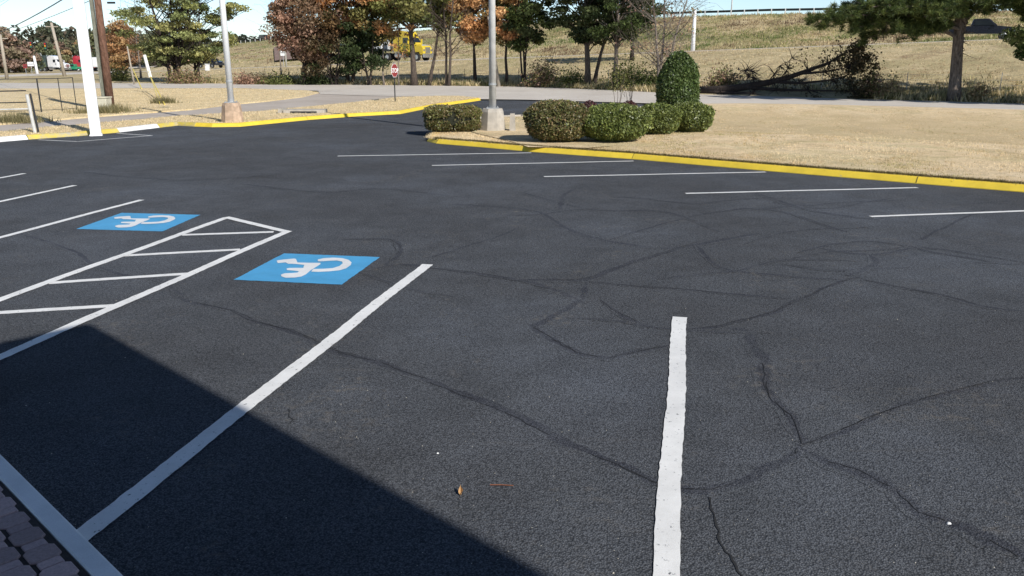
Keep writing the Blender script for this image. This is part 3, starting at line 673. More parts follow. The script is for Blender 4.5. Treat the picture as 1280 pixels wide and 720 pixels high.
plainpole(80,88,128,.26,7.6,M['woodp'],'leaning weathered wooden pole between the white and the red lorry',lean=(-.9,0),group=gp)
plainpole(46,86,165,.28,3.4,M['wmetal'],'short pale signal pole beside the white roadside board','signal_pole','pole',(-.2,0))
plainpole(166,88,80,.09,3.4,M['woodp'],'slim pale leaning post left of the big green tree','guy_post','post',(-.25,0))
x,y,z=site(189,62,90)
root=thing('guy_anchor','short thick white stub post with yellow guy guards, left of the green tree','post',(x,y,z)); MB().tube([(-.1,0,1.15),(-.35,0,2.7)],[.12,.11],10).build('stub',M['wmetal'],root,local=True)
gx,gy=G(206,131,.06); MB().tube([(-.1,0,1.2),(gx-x,gy-y,.06-z)],.035,6).build('guy_guard',M['yguard'],root,local=True); MB().tube([(-.2,0,1.6),(gx-x-.25,gy-y,.06-z)],.02,5).build('guy_wire',M['yguard'],root,local=True)
a=P3(166,86,78); bb=G(177,111,.06); tag(MB().tube([a,(bb[0],bb[1],.06)],.04,6).build('guy_guard',M['yguard']),'yellow guy guard slanting down from the slim pale post','guy wire')
plainpole(866,63,97,.24,4.4,M['wmetal'],'thick white post on the far grass terrace under the bare tree','lamp_post','lamp post')
plainpole(914,18,150,.13,9,M['greypole'],'thin grey pole rising behind the guardrail against the sky','lamp_post','lamp post')
plainpole(357,70,118,.13,9.5,M['greypole'],'thin grey pole rising above the burgundy tree on the left','lamp_post','lamp post')
plainpole(624,97,74.5,.16,5.8,M['lbark'] if False else M['woodp'],'pale leaning wooden post just right of the grey lamp post','leaning_post','post',(-.9,0.3))
# wires
def wire(a,b,sag,r,label,g='overhead wires at top left'):
    a=np.array(a);b=np.array(b);pts=[a+(b-a)*t-np.array((0,0,sag*4*t*(1-t))) for t in np.linspace(0,1,15)]
    m=MB().tube(pts,r,5); return tag(m.build('overhead_wire',M['dark']),label,'wire',g)
u=UP
wire(P3(-40,50,112),(u[0],u[1]-.2,6.0),.6,.034,'thickest overhead wire sagging from the left edge to the brown pole')
wire(P3(-40,53,112),(u[0],u[1]-.2,5.2),.3,.016,'thin wire running just below the thickest one to the brown pole')
wire(P3(-60,20,90),(u[0],u[1],7.2),.5,.010,'faint upper wire high at the left edge')
wire(P3(-60,38,90),(u[0],u[1],7.9),.5,.010,'faint steep wire crossing the sky left of the white pole')
wire((u[0]+.2,u[1],5.42),P3(640,-75,62),.55,.018,'level wire leaving the brown pole towards the right',None)
p=P3(139,3.4,42); tag(MB().tube([(p[0]-.18,p[1],p[2]),(p[0]+.18,p[1],p[2])],.05,8).build('wire_splice',M['dark']),'short dark splice case hanging on the level wire by the brown pole','splice case')

# fences at left
def lfence():
    x0,y0=G(44,166,.1); root=thing('pipe_gate','galvanised pipe gate end with pale lit post at the left kerb','gate',(x0,y0,.1))
    top=np.array(P3(33.5,118,y0)); MB().tube([(0,0,-.05),(top[0]-x0,0,top[2]-.1)],.055,10).build('post',M['greypole'],root,local=True)
    MB().tube([(.10,.03,-.05),(top[0]-x0+.10,0.03,top[2]-.1+.03)],.035,8).build('post_shade_side',M['dark'],root,local=True)  # dark tube stands for the shaded side of the round post
    for zz,mt,r in ((1.40,M['dark'],.02),(1.02,M['dark'],.018),(.80,M['greypole'],.026)):
        f=zz/(top[2]-.1); MB().tube([((top[0]-x0)*f,0,zz),(-6,-.8,zz-.1)],r,6).build('rail',mt,root,local=True)
lfence()
def fence2():
    x0,y0,_=G(52,140,.06)+(0,); root=thing('chain_link_fence','thin dark chain link fence on the dry grass behind the white pole','fence',(x0,y0,.06))
    P=[G(-130,147,.06),G(52,140,.06),G(78,139,.06),G(96,137,.06)]
    tops=[]
    for i,p in enumerate(P):
        h=1.55; MB().tube([(p[0]-x0,p[1]-y0,0),(p[0]-x0,p[1]-y0,h)],.035 if i==1 else .022,6).build('post',M['dark'],root,local=True)
    for a,b in zip(P,P[1:]):
        for hh in (1.53,.08): MB().tube([(a[0]-x0,a[1]-y0,hh),(b[0]-x0,b[1]-y0,hh)],.018 if hh>1 else .012,5).build('rail',M['dark'],root,local=True)
    m=MB()
    for a,b in zip(P,P[1:]):
        a=np.array(a);b=np.array(b);L=np.linalg.norm(b-a);k=int(L/.14)
        for i in range(k):
            for s in (1,-1):
                p=a+(b-a)*i/k; q=p+(b-a)/L*s*1.4
                t=(q-a)@(b-a)/L/L
                if 0<=t<=1: m.tube([(p[0]-x0,p[1]-y0,.08),(q[0]-x0,q[1]-y0,1.5)],.0022,3,False)
    m.build('wire_mesh',M['metal'],root,local=True)
fence2()
x,y=G(126,139,.06); root=thing('cable_cabinet','small beige cable cabinet half hidden behind the white pole','cabinet',(x,y,.06)); MB().box(-.45,.45,-.3,.3,0,.62).build('body',M['beige'],root,local=True,bevel=.03); MB().box(-.48,.48,-.33,.33,.62,.68).build('lid',M['beige'],root,local=True,bevel=.01)
x,y=G(382,141,.1); root=thing('drain_inlet','low pale concrete drain inlet on the verge beside the path','drain inlet',(x,y,.1)); MB().box(-.95,.95,-.4,.4,-.1,.16,.02).build('concrete_lid',M['conc'],root,local=True,bevel=.02); MB().box(-.6,.6,-.403,-.3,.0,.09).build('opening',M['dark'],root,local=True); MB().box(-1.15,-.97,-.5,.5,-.1,.22,.02).build('wing',M['conc'],root,local=True)
x,y=G(230,151,.1); tag(MB().box(x-.3,x+.35,y-.06,y+.08,.1,.14).build('wheel_rut_board',M['dark']),'short dark board lying on the verge left of the white lamp post','board') if False else None
# stop sign
def stop_sign():
    x,y=G(494,127,.1); root=thing('stop_sign','red octagonal STOP sign on a thin post where the path meets the road','stop sign',(x,y,.1),rad(68))
    MB().box(-.03,.03,-.02,.02,-.1,2.15).build('post',M['dark'],root,local=True)
    def octo(r,y0,y1):
        m=MB(); p=[(r*math.cos(a),1.72+r*math.sin(a)) for a in [PI/8+k*PI/4 for k in range(8)]]; return m.side(p,y0,y1)
    pl=octo(.40,-.035,-.028).build('border',M['wmetal'],root,local=True); octo(.375,-.040,-.036).build('face',M['stopred'],root,local=True)
    octo(.40,-.027,-.022).build('back',M['metal'],root,local=True)
    cu=bpy.data.curves.new('lettering','FONT'); cu.body='STOP'; cu.size=.34; cu.align_x='CENTER'; cu.extrude=.002; cu.offset=.008
    t=bpy.data.objects.new('lettering',cu); C.objects.link(t); dg=bpy.context.evaluated_depsgraph_get(); me=bpy.data.meshes.new_from_object(t.evaluated_get(dg)); bpy.data.objects.remove(t)
    o=bpy.data.objects.new('lettering',me); me.materials.clear(); me.materials.append(M['wmetal']); C.objects.link(o); o.parent=root; o.location=(0,-.043,1.72-.12); o.rotation_euler=(PI/2,0,0)
stop_sign()

# ------------------------------------------------------------------ guardrails
def guardrail(pxs,sp,label):
    pts=[]
    for px in pxs:
        d=interp(px,TOP); x=(px-640)/FH*d; pts.append(np.array((x,d,interp(px,TOP,2))))
    root=thing('guardrail',label,'guardrail',tuple(pts[0])); Q=[];rem=0
    for a,b in zip(pts,pts[1:]):
        L=np.linalg.norm(b-a); t=rem
        while t<L: Q.append(a+(b-a)*t/L); t+=sp
        rem=t-L
    m=MB();V=[]
    prof=[(0,.42),(-.09,.48),(0,.56),(-.09,.64),(0,.74)]
    for i,p in enumerate(Q):
        d=Q[min(i+1,len(Q)-1)]-Q[max(i-1,0)]; d/=np.linalg.norm(d); nn=np.array((-d[1],d[0],0)); nn=nn if nn[1]<0 else -nn
        for o,z in prof: V.append(p+nn*(.0-o*-1)+np.array((0,0,z+.08)))
    k=len(prof); m.add(V,[(i*k+j,(i+1)*k+j,(i+1)*k+j+1,i*k+j+1) for i in range(len(Q)-1) for j in range(k-1)]); m.build('rail',M['rail'],root)
    for p in Q: MB().box(p[0]-.07,p[0]+.07,p[1]-.24,p[1]-.12,p[2]-.1,p[2]+.84).build('post',M['greypole'],root)
    return root
guardrail([700,850,900,960,1030,1100,1200,1300,1420],1.95,'long guardrail on the right crest of the highway bank')
guardrail([265,300,345,420,500,600,690],4.2,'distant guardrail climbing the crest left of the burgundy tree')
# far abutment paving + sign
m=MB();V=[]
for i in range(9):
    for j in range(5):
        px=343+ (40-5*j)*i/8; D=141+j*14; x=(px-640)/FH*D; V.append((x,D,zt(x,D)+.35))
m.add(V,[(i*5+j,(i+1)*5+j,(i+1)*5+j+1,i*5+j+1) for i in range(8) for j in range(4)]); tag(m.build('slope_paving',M['bricks']),'reddish brown concrete slope paving on the bank behind the burgundy tree','slope paving')
def roadsign(px,py,D,w,h,post,label,mat,txt=None):
    x,y,z=site(px,D,py); root=thing('road_sign',label,'road sign',(x,y,z)); MB().tube([(0,0,-.1),(0,0,post+h)],.05,6).build('post',M['metal'],root,local=True)
    MB().box(-w/2,w/2,-.08,-.05,post,post+h).build('panel',mat,root,local=True); MB().box(-w/2+.08*w,w/2-.08*w,-.085,-.081,post+h*.42,post+h*.55).build('marking',M['dark'],root,local=True)
roadsign(354,72,136,.75,.9,1.9,'small white square road sign before the brown slope paving',M['wmetal'])
roadsign(39,84,170,1.2,.8,1.5,'small blank white roadside board at far left',M['wmetal'])
roadsign(32,86,168,.75,.75,1.2,'small red roadside sign at the far left junction',M['stopred'])
# signals
for px,py,D,lab in ((57,57.5,128,'black traffic signal head hanging left of the leaning wooden pole'),(39,56,150,'small dark traffic signal head hanging at far left above the white board')):
    p=P3(px,py,D); root=thing('traffic_signal',lab,'traffic light',p,0,'traffic signals at the far junction')
    MB().box(-.2,.2,-.15,.15,-.5,.5).build('housing',M['dark'],root,local=True,bevel=.04)
    for k,mt in enumerate(('redlens','amber','gpaint')): MB().tube([(0,-.16,.32-.32*k),(0,-.19,.32-.32*k)],.12,10).build('lens',M[mt],root,local=True)
    MB().tube([(0,0,.5),(0,0,.9)],.02,5).build('hanger',M['dark'],root,local=True)
a=P3(72,50,126); b2=P3(-60,56,150); wire(a,b2,.15,.018,'thin span wire carrying the far traffic signals',None)

# ------------------------------------------------------------------ vehicles
def wheel(parent,x,y,r,w=.3):
    t=MB().tube([(x,y-w/2,r),(x,y+w/2,r)],r,18).build('wheel',M['rubber'],parent,local=True); 
    s=-1 if y<0 else 1; MB().tube([(x,y+s*(w/2),r),(x,y+s*(w/2+.03),r)],[r*.6,r*.5],14).build('rim',M['chrome'],t,local=True)
def semi(loc,rz,paint,label,trailer):
    root=thing('semi_truck',label,'truck',loc,rz)
    # x forward; cab
    MB().side([(-.2,1.0),(-.2,3.55),(.5,3.95),(1.9,3.75),(2.35,3.0),(2.75,2.35),(2.75,1.0)],-1.22,1.22).build('cab',paint,root,local=True,bevel=.08)
    MB().side([(2.76,.95),(2.76,2.2),(4.35,1.95),(4.6,1.6),(4.6,.8),(4.0,.8),(3.9,1.1),(3.1,1.1),(3.0,.8)],-1.0,1.0).build('hood',paint,root,local=True,bevel=.08)
    MB().add([(2.40,-1.0,2.98),(2.40,1.0,2.98),(2.79,1.05,2.4),(2.79,-1.05,2.4)],[(0,1,2,3)]).build('windshield',M['glass'],root,local=True)
    for s in (-1,1):
        MB().box(1.5,2.4,s*1.235-.01,s*1.235+.01,2.25,2.95).build('side_window',M['glass'],root,local=True)
        MB().box(-.1,1.3,s*1.24-.01,s*1.24+.01,1.1,1.18).build('side_trim',M['chrome'],root,local=True)
        MB().tube([(.2,s*1.12,.75),(1.7,s*1.12,.75)],.32,14).build('fuel_tank',M['chrome'],root,local=True)
        MB().tube([(-.35,s*.95,1),(-.35,s*.95,4.1)],.08,8).build('exhaust_stack',M['chrome'],root,local=True)
        MB().box(2.5,2.6,s*1.5-.1,s*1.5+.1,2.0,2.8).build('mirror',paint,root,local=True)
        wheel(root,3.55,s*1.0,.52); wheel(root,-1.3,s*.95,.52,.5); wheel(root,-2.5,s*.95,.52,.5)
        MB().box(4.5,4.63,s*.8-.15,s*.8+.15,1.25,1.5).build('headlight',M['chrome'],root,local=True)
    MB().box(4.61,4.8,-1.15,1.15,.45,.95).build('bumper',M['chrome'],root,local=True,bevel=.05)
    MB().box(4.60,4.64,-.55,.55,1.0,1.75).build('grille',M['chrome'],root,local=True)
    MB().box(-3.2,3.8,-.45,.45,.7,.98).build('chassis',M['dark'],root,local=True)
    if trailer:
        tr=thing('trailer',trailer[1],'trailer',loc,rz)
        if trailer[0]=='flat':
            MB().box(-14,-.9,-1.25,1.25,1.25,1.5).build('deck',M['dark'],tr,local=True); MB().box(-1.1,-.9,-1.25,1.25,1.5,2.9).build('headboard',M['trailer'],tr,local=True)
            MB().box(-13.5,-7,-1.15,1.15,1.5,2.3).build('load',M['dtrail'],tr,local=True,bevel=.05); MB().box(-5.8,-2.2,-1.15,1.15,1.5,2.5).build('load',M['trailer'],tr,local=True,bevel=.05)
        else:
            MB().box(-14,-.95,-1.28,1.28,1.15,3.95).build('box_body',M['dtrail'] if trailer[0]=='dark' else M['trailer'],tr,local=True,bevel=.03)
            MB().box(-14.04,-14.0,-1.2,1.2,1.25,3.85).build('rear_door',M['trailer'],tr,local=True)
        for xx in (-11.6,-12.8):
            for s in (-1,1): wheel(tr,xx,s*.95,.5,.5)
    return root
ry=math.atan2(-34,58)
def ramp_at(px):
    a=(px-640)/FH; s=(116*a+14)/(58+34*a); x=-14+58*s;y=116-34*s; return (x,y,zt(x,y)+.15)
semi(ramp_at(500),ry,M['yellow'],'bright yellow semi truck cab on the ramp behind the roadside trees',('flat','dark flatbed trailer with white load behind the yellow truck'))
p=site(66,222,90); semi((p[0],p[1],p[2]+.25),rad(-12),M['wpaint'],'white semi truck at the far junction left of the white pole',('dark','dark box trailer behind the white truck'))
p=site(98,226,90); semi((p[0],p[1],p[2]+.25),rad(-14),M['rpaint'],'red semi truck cab seen just left of the white pole',None)
x,y,z=site(122,180,90); root=thing('parked_trailer','white box trailer between the white pole and the brown pole','trailer',(x,y,z)); MB().box(-1.4,1.4,-1.2,1.2,.9,2.9).build('box_body',M['trailer'],root,local=True,bevel=.04); MB().box(-1.0,1.0,-1.225,-1.2,1.1,2.7).build('side_panel',M['wpaint'],root,local=True); [wheel(root,xx,s*1.0,.4) for xx in (-.8,.8) for s in (-1,1)]
def car(loc,rz,paint,label,kind='suv',cat='car',name='parked_car',sc=1.0):
    root=thing(name,label,cat,loc,rz); root.scale=(sc,sc,sc)
    if kind=='pickup':
        body=[(-2.7,.55),(-2.75,1.15),(-.9,1.2),(-.9,1.22),(1.35,1.22),(2.55,1.1),(2.7,.9),(2.7,.5)]; cab=[(-.95,1.2),(-.75,1.85),(.55,1.88),(1.3,1.22)]
    else:
        body=[(-2.3,.5),(-2.35,1.1),(1.0,1.15),(2.1,1.0),(2.3,.8),(2.3,.45)]; cab=[(-2.25,1.1),(-2.0,1.75),(.3,1.78),(1.1,1.13)]
    fx,rx=body[-1][0]-.85,body[0][0]+.95
    MB().side(body,-.92,.92).build('body',paint,root,local=True,bevel=.07); MB().side(cab,-.8,.8).build('cabin',paint,root,local=True,bevel=.07)
    x0,x1=cab[1][0]+.1,cab[2][0]
    for s in (-1,1):
        MB().add([(cab[0][0]+.32,s*.812,1.26),(cab[3][0]-.25,s*.812,1.26),(cab[2][0]-.0,s*.812,1.72),(x0+.02,s*.812,1.72)],[(0,1,2,3)]).build('side_window',M['glass'],root,local=True)
        for xx in (fx,rx):
            wheel(root,xx,s*.84,.38 if kind=='pickup' else .34,.24)
        MB().box(body[-1][0]-.08,body[-1][0]+.02,s*.7-.15,s*.7+.15,.75,.92).build('headlight',M['chrome'],root,local=True)
        MB().box(cab[3][0]-.35,cab[3][0]-.2,s*1.0-.1,s*1.0+.1,1.2,1.35).build('mirror',paint,root,local=True)
    MB().add([(cab[2][0]+.08,-.72,1.78),(cab[2][0]+.08,.72,1.78),(cab[3][0]-.02,.76,1.28),(cab[3][0]-.02,-.76,1.28)],[(0,1,2,3)]).build('windshield',M['glass'],root,local=True)
    MB().box(body[-1][0]-.02,body[-1][0]+.06,-.85,.85,.42,.62).build('bumper',M['chrome'] if kind=='pickup' else M['dark'],root,local=True)
    return root
p=ramp_at(1222); car(p,ry+rad(3),M['bpaint'],'black pickup truck on the ramp behind the large pine','pickup','pickup truck','pickup_truck')
p=ramp_at(262); car((p[0],p[1],p[2]),ry,M['bpaint'],'dark estate car on the ramp left of the white lamp post',sc=.95)
p=ramp_at(1150); 
x,y,z=site(259,124,80); root=thing('utility_box','small white roadside box in front of the dark estate car','cabinet',(x,y,z)); MB().box(-.3,.3,-.2,.2,0,.9).build('body',M['wpaint'],root,local=True,bevel=.03); MB().box(-.34,.34,-.24,.24,.9,.96).build('lid',M['trailer'],root,local=True)
d=interp(333,TOP)+4; x=(333-640)/FH*d; car((x,d,interp(333,TOP,2)),ry-.2,M['bpaint'],'small dark car driving on top of the highway bank')
x,y,z=site(92,224,90); car((x,y,z+.25),rad(180),M['gpaint'],'dark green car between the white truck and the red truck',kind='pickup')
x,y,z=site(56,300,85); root=thing('far_house','tiny white gabled building behind the white truck','building',(x,y,z)); MB().box(-4,4,-3,3,0,3.2).build('wall',M['wpaint'],root,local=True); MB().side([(-4.3,3.2),(0,5.4),(4.3,3.2)],-3.3,3.3).build('roof',M['trailer'],root,local=True); MB().box(-1,0,-3.05,-3.0,0,2.1).build('door',M['dark'],root,local=True)

# ------------------------------------------------------------------ trees
gt='trees lining the far side of the road'
S=lambda px,D:site(px,D,100)
tree('cedar_tree','large feathery green cedar with several trunks left of the white lamp post',S(218,84),12.5,2.0,6.0,120,170,.17,[tuple(c*1.45+.025 for c in k) for k in OLIVE+OLIVE+GREEN],.28,M['dbark'],gt,trunks=4,spread=.2,clr=.95,top=.1,lean=(.3,0),bot=1.2,flat=.4,twigs=2)
tree('cedar_tree','smaller olive cedar with low branches reaching behind the white lamp post',S(247,86),10.5,1.8,4.6,70,150,.17,[tuple(c*1.45+.025 for c in k) for k in OLIVE+OLIVE+GREEN],.2,M['dbark'],gt,trunks=2,spread=.15,clr=.9,bot=1.2,flat=.4,top=.1,twigs=2)
tree('autumn_tree','rusty orange leafy tree right of the brown utility pole',S(160,130),7.0,.8,4.0,30,200,.26,[(.40,.22,.10),(.30,.16,.08),(.44,.28,.13)],.2,M['dbark'],gt,clr=1.3,bot=1.3)
tree('bare_tree','slim bare tree rising right of the brown utility pole',S(176,100),8.2,2.0,2.6,26,0,.2,BROWN,.12,M['lbark'],gt,clr=1.0,twigs=7)
tree('autumn_tree','dense burgundy brown tree with a leaning trunk, left of the orange one',S(378,79.5),9.6,2.4,4.6,110,190,.17,BROWN+[(.2,.11,.05),(.09,.08,.03)],.3,M['dbark'],gt,lean=(1.6,0),clr=1.15,top=.25,bot=1.2)
tree('autumn_tree','tall orange and brown tree overhanging the dark thicket',S(437,80),12.0,5.2,5.0,90,190,.18,ORANGE+[(.14,.12,.04),(.1,.1,.03)],.24,M['dbark'],gt,lean=(.6,0),clr=1.2,trunks=2)
tree('evergreen_tree','dark evergreen thicket tree below the orange crown',S(418,79),5.6,1.0,3.2,44,150,.17,DGREEN+[(.1,.06,.03)],.14,M['dbark'],gt,trunks=4,spread=.3,clr=1.0,bot=1.5)
tree('evergreen_tree','second dark evergreen thicket tree beside the yellow truck',S(462,78.5),5.2,1.6,2.2,26,200,.19,DGREEN,.16,M['bark'],gt,trunks=2,spread=.2,clr=1.0,bot=1.4)
tree('slim_tree','slim pale trunk tree directly left of the stop sign',S(479,78),9.0,4.4,2.6,24,190,.19,OLIVE+ORANGE[:2],.09,M['lbark'],gt,clr=1.0)
tree('oak_tree','olive green tree with a thick pale trunk right of the stop sign',S(517,77.2),11.5,5.7,4.2,62,240,.20,OLIVE+GREEN,.30,M['bark'],gt,lean=(-.3,0),clr=1.2,twigs=2)
tree('slim_tree','thin pale barked sapling tree crossing in front of the yellow truck',S(499,77.6),8.5,2.6,2.0,22,40,.17,OLIVE+ORANGE[:2],.07,M['lbark'],gt,clr=.8,twigs=3)
tree('oak_tree','olive tree with a slender trunk leaning right beside the yellow truck hood',S(536,77),10.5,5.0,2.9,34,150,.19,OLIVE,.17,M['bark'],gt,lean=(2.0,0),clr=1.0,twigs=4)
tree('bare_tree','forked bare tree with thin rising limbs left of the lamp post',S(560,76.3),11.5,3.2,2.6,34,0,.19,OLIVE,.19,M['bark'],gt,lean=(.9,0),trunks=2,spread=.12,clr=1.1,twigs=8)
tree('autumn_tree','orange topped tree right behind the grey lamp post',S(596,78),10.0,3.9,3.2,62,260,.19,ORANGE+[(.12,.11,.03),(.07,.08,.025)],.2,M['dbark'],gt,clr=1.05,trunks=2,spread=.05)
tree('autumn_tree','thin green and orange tree close to the right of the grey lamp post',S(633,75.5),9.6,3.8,2.0,36,210,.18,GREEN+ORANGE[:3],.15,M['dbark'],gt,clr=.95)
tree('evergreen_tree','dark green tree with three slim parallel trunks',S(654,75),10.5,3.2,2.4,46,210,.18,DGREEN+GREEN,.14,M['dbark'],gt,trunks=3,spread=.07,clr=.95)
tree('pine_tree','broad dark pine with forked limbs in the middle of the row',S(735,70.5),11.5,3.6,4.3,76,200,.16,DGREEN+[(.09,.09,.03)],.27,M['bark'],gt,clr=.95,flat=.4,top=.2,bot=1.1)
tree('pine_tree','slender pine leaning right, close beside the broad dark pine',S(744,71),10.5,4.6,2.7,30,180,.16,DGREEN,.17,M['bark'],gt,lean=(2.2,0),clr=.85,flat=.4)
tree('pine_tree','dark pine with a straight scaly trunk left of the column shrub',S(767,68),10.0,3.8,3.1,50,190,.16,DGREEN+GREEN[:1],.22,M['pbark'],gt,clr=.9,flat=.45,bot=1.2)
tree('pine_tree','smaller dark pine standing farther back up the slope',S(789,84),8.5,2.5,3.2,44,180,.17,DGREEN+GREEN[:1],.2,M['dbark'],gt,clr=.95)
tree('bare_tree','tangled bare tree with sparse leaves behind the column shrub',S(826,64.5),9.5,2.0,3.3,52,14,.12,OLIVE+BROWN,.17,M['lbark'],gt,trunks=3,spread=.2,clr=1.2,twigs=9)
tree('bare_tree','wispy bare tree with pale twigs behind the burgundy tree',S(352,95),8.6,3.0,2.4,26,0,.2,BROWN,.1,M['lbark'],gt,clr=1.1,twigs=9)
# far left
gd='distant trees on the horizon at left'
far=[(-20,205,10.5,5,BROWN,'tall brown distant tree partly cut by the left edge'),(12,210,10.0,5.2,BROWN+OLIVE[:1],'wide russet distant tree nearest the left edge'),(33,215,7.0,4,BROWN+GREEN,'russet distant tree sloping down behind the white board'),
(62,290,8.2,6,GREEN+OLIVE,'low olive distant tree left of the leaning pole'),(86,300,9,6,GREEN+BROWN,'olive distant tree right of the leaning pole'),(72,320,16,5,DGREEN,'taller flat topped distant pine above the treeline'),(104,300,9,6,ORANGE+OLIVE,'orange tinged distant tree left of the white pole'),
(120,240,10,5,GREEN+OLIVE,'green distant tree between the two poles'),(146,235,11,5.5,GREEN,'dark green distant tree right of the brown pole'),(170,230,8,5,ORANGE+GREEN,'rusty distant tree under the bare tree'),(196,220,8,6,GREEN+OLIVE,'green distant tree behind the cedar trunks'),(240,235,7,6,OLIVE,'pale olive distant tree behind the cedar branches')]
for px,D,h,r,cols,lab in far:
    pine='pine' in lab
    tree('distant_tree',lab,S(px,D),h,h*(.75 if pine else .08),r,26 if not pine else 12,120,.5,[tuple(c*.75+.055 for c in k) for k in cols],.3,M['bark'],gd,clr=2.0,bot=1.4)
# far wood
n=60000; az=rng.uniform(-900,520,n); D=rng.uniform(420,520,n); x=(az-640)/FH*D; hh=12+4*np.sin(x*.05)+3*np.sin(x*.13+1)+2.0*np.sin(x*.41); z=-2+rng.random(n)**.7*hh
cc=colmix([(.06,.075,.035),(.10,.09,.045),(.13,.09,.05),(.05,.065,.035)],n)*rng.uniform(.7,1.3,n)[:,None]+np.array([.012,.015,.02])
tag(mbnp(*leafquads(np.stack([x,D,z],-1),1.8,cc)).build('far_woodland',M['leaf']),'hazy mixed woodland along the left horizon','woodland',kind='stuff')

# roadside bushes
STRAWB=[(.45,.36,.20),(.30,.27,.12),(.38,.26,.15)]
gb='scrubby bushes along the roadside fence'
for px,D,r,h,cols,lab in ((308,80.5,1.2,.9,BROWN,'low reddish brown bush at the road edge, left one of the pair'),(327,80.5,1.0,.8,BROWN+GREEN,'low reddish brown bush at the road edge, right one of the pair'),(350,80,1.5,.9,OLIVE+GREEN,'low olive scrub left of the leaning burgundy trunk'),(395,79.5,1.6,1.3,DGREEN,'dark scrub at the foot of the thicket'),(680,73.2,1.5,1.9,OLIVE+BROWN,'airy olive brown bush right of the three slim trunks'),(715,71.6,1.2,1.2,GREEN+OLIVE,'green scrub left of the broad pine trunk'),(783,67,1.5,1.7,GREEN+OLIVE,'pale green bush right of the scaly pine trunk'),(808,66,1.3,1.2,GREEN,'low green scrub left of the column shrub'),(905,61,1.3,1.4,OLIVE+BROWN,'thin brown scrub above the fallen trunk base'),(1092,53.5,.6,1.5,BROWN+OLIVE,'twiggy brown bush right of the fallen crown'),(1115,53,.7,1.0,STRAWB,'wispy scrub between the fallen tree and the large pine'),(1225,50,.7,.9,STRAWB,'small scrub with dry leaves right of the large pine trunk'),(150,88,1.4,1.2,OLIVE,'low scrub right of the brown pole'),(232,82.5,2.0,1.2,OLIVE+BROWN,'brushy undergrowth beneath the cedars')):
    p=S(px,D); root=thing('roadside_bush',lab,'bush',p,0,gb); n=int(900*r*h)+500
    pts=np.stack([rng.normal(0,r*.45,n),rng.normal(0,r*.35,n),np.abs(rng.normal(0,h*.5,n))],-1); 
    mbnp(*leafquads(pts,.11,colmix(cols,n)*rng.uniform(.6,1.5,n)[:,None])).build('foliage',M['leaf'],root,local=True)
    m=MB()
    for k in range(22):
        e=(R.gauss(0,r*.5),R.gauss(0,r*.35),R.uniform(.5,1.2)*h); m.tube([(e[0]*.2,e[1]*.2,0),(e[0]*.5,e[1]*.6,e[2]*.55),e],[.02,.014,.006],3,False)
    m.build('stems',M['bark'],root,local=True)

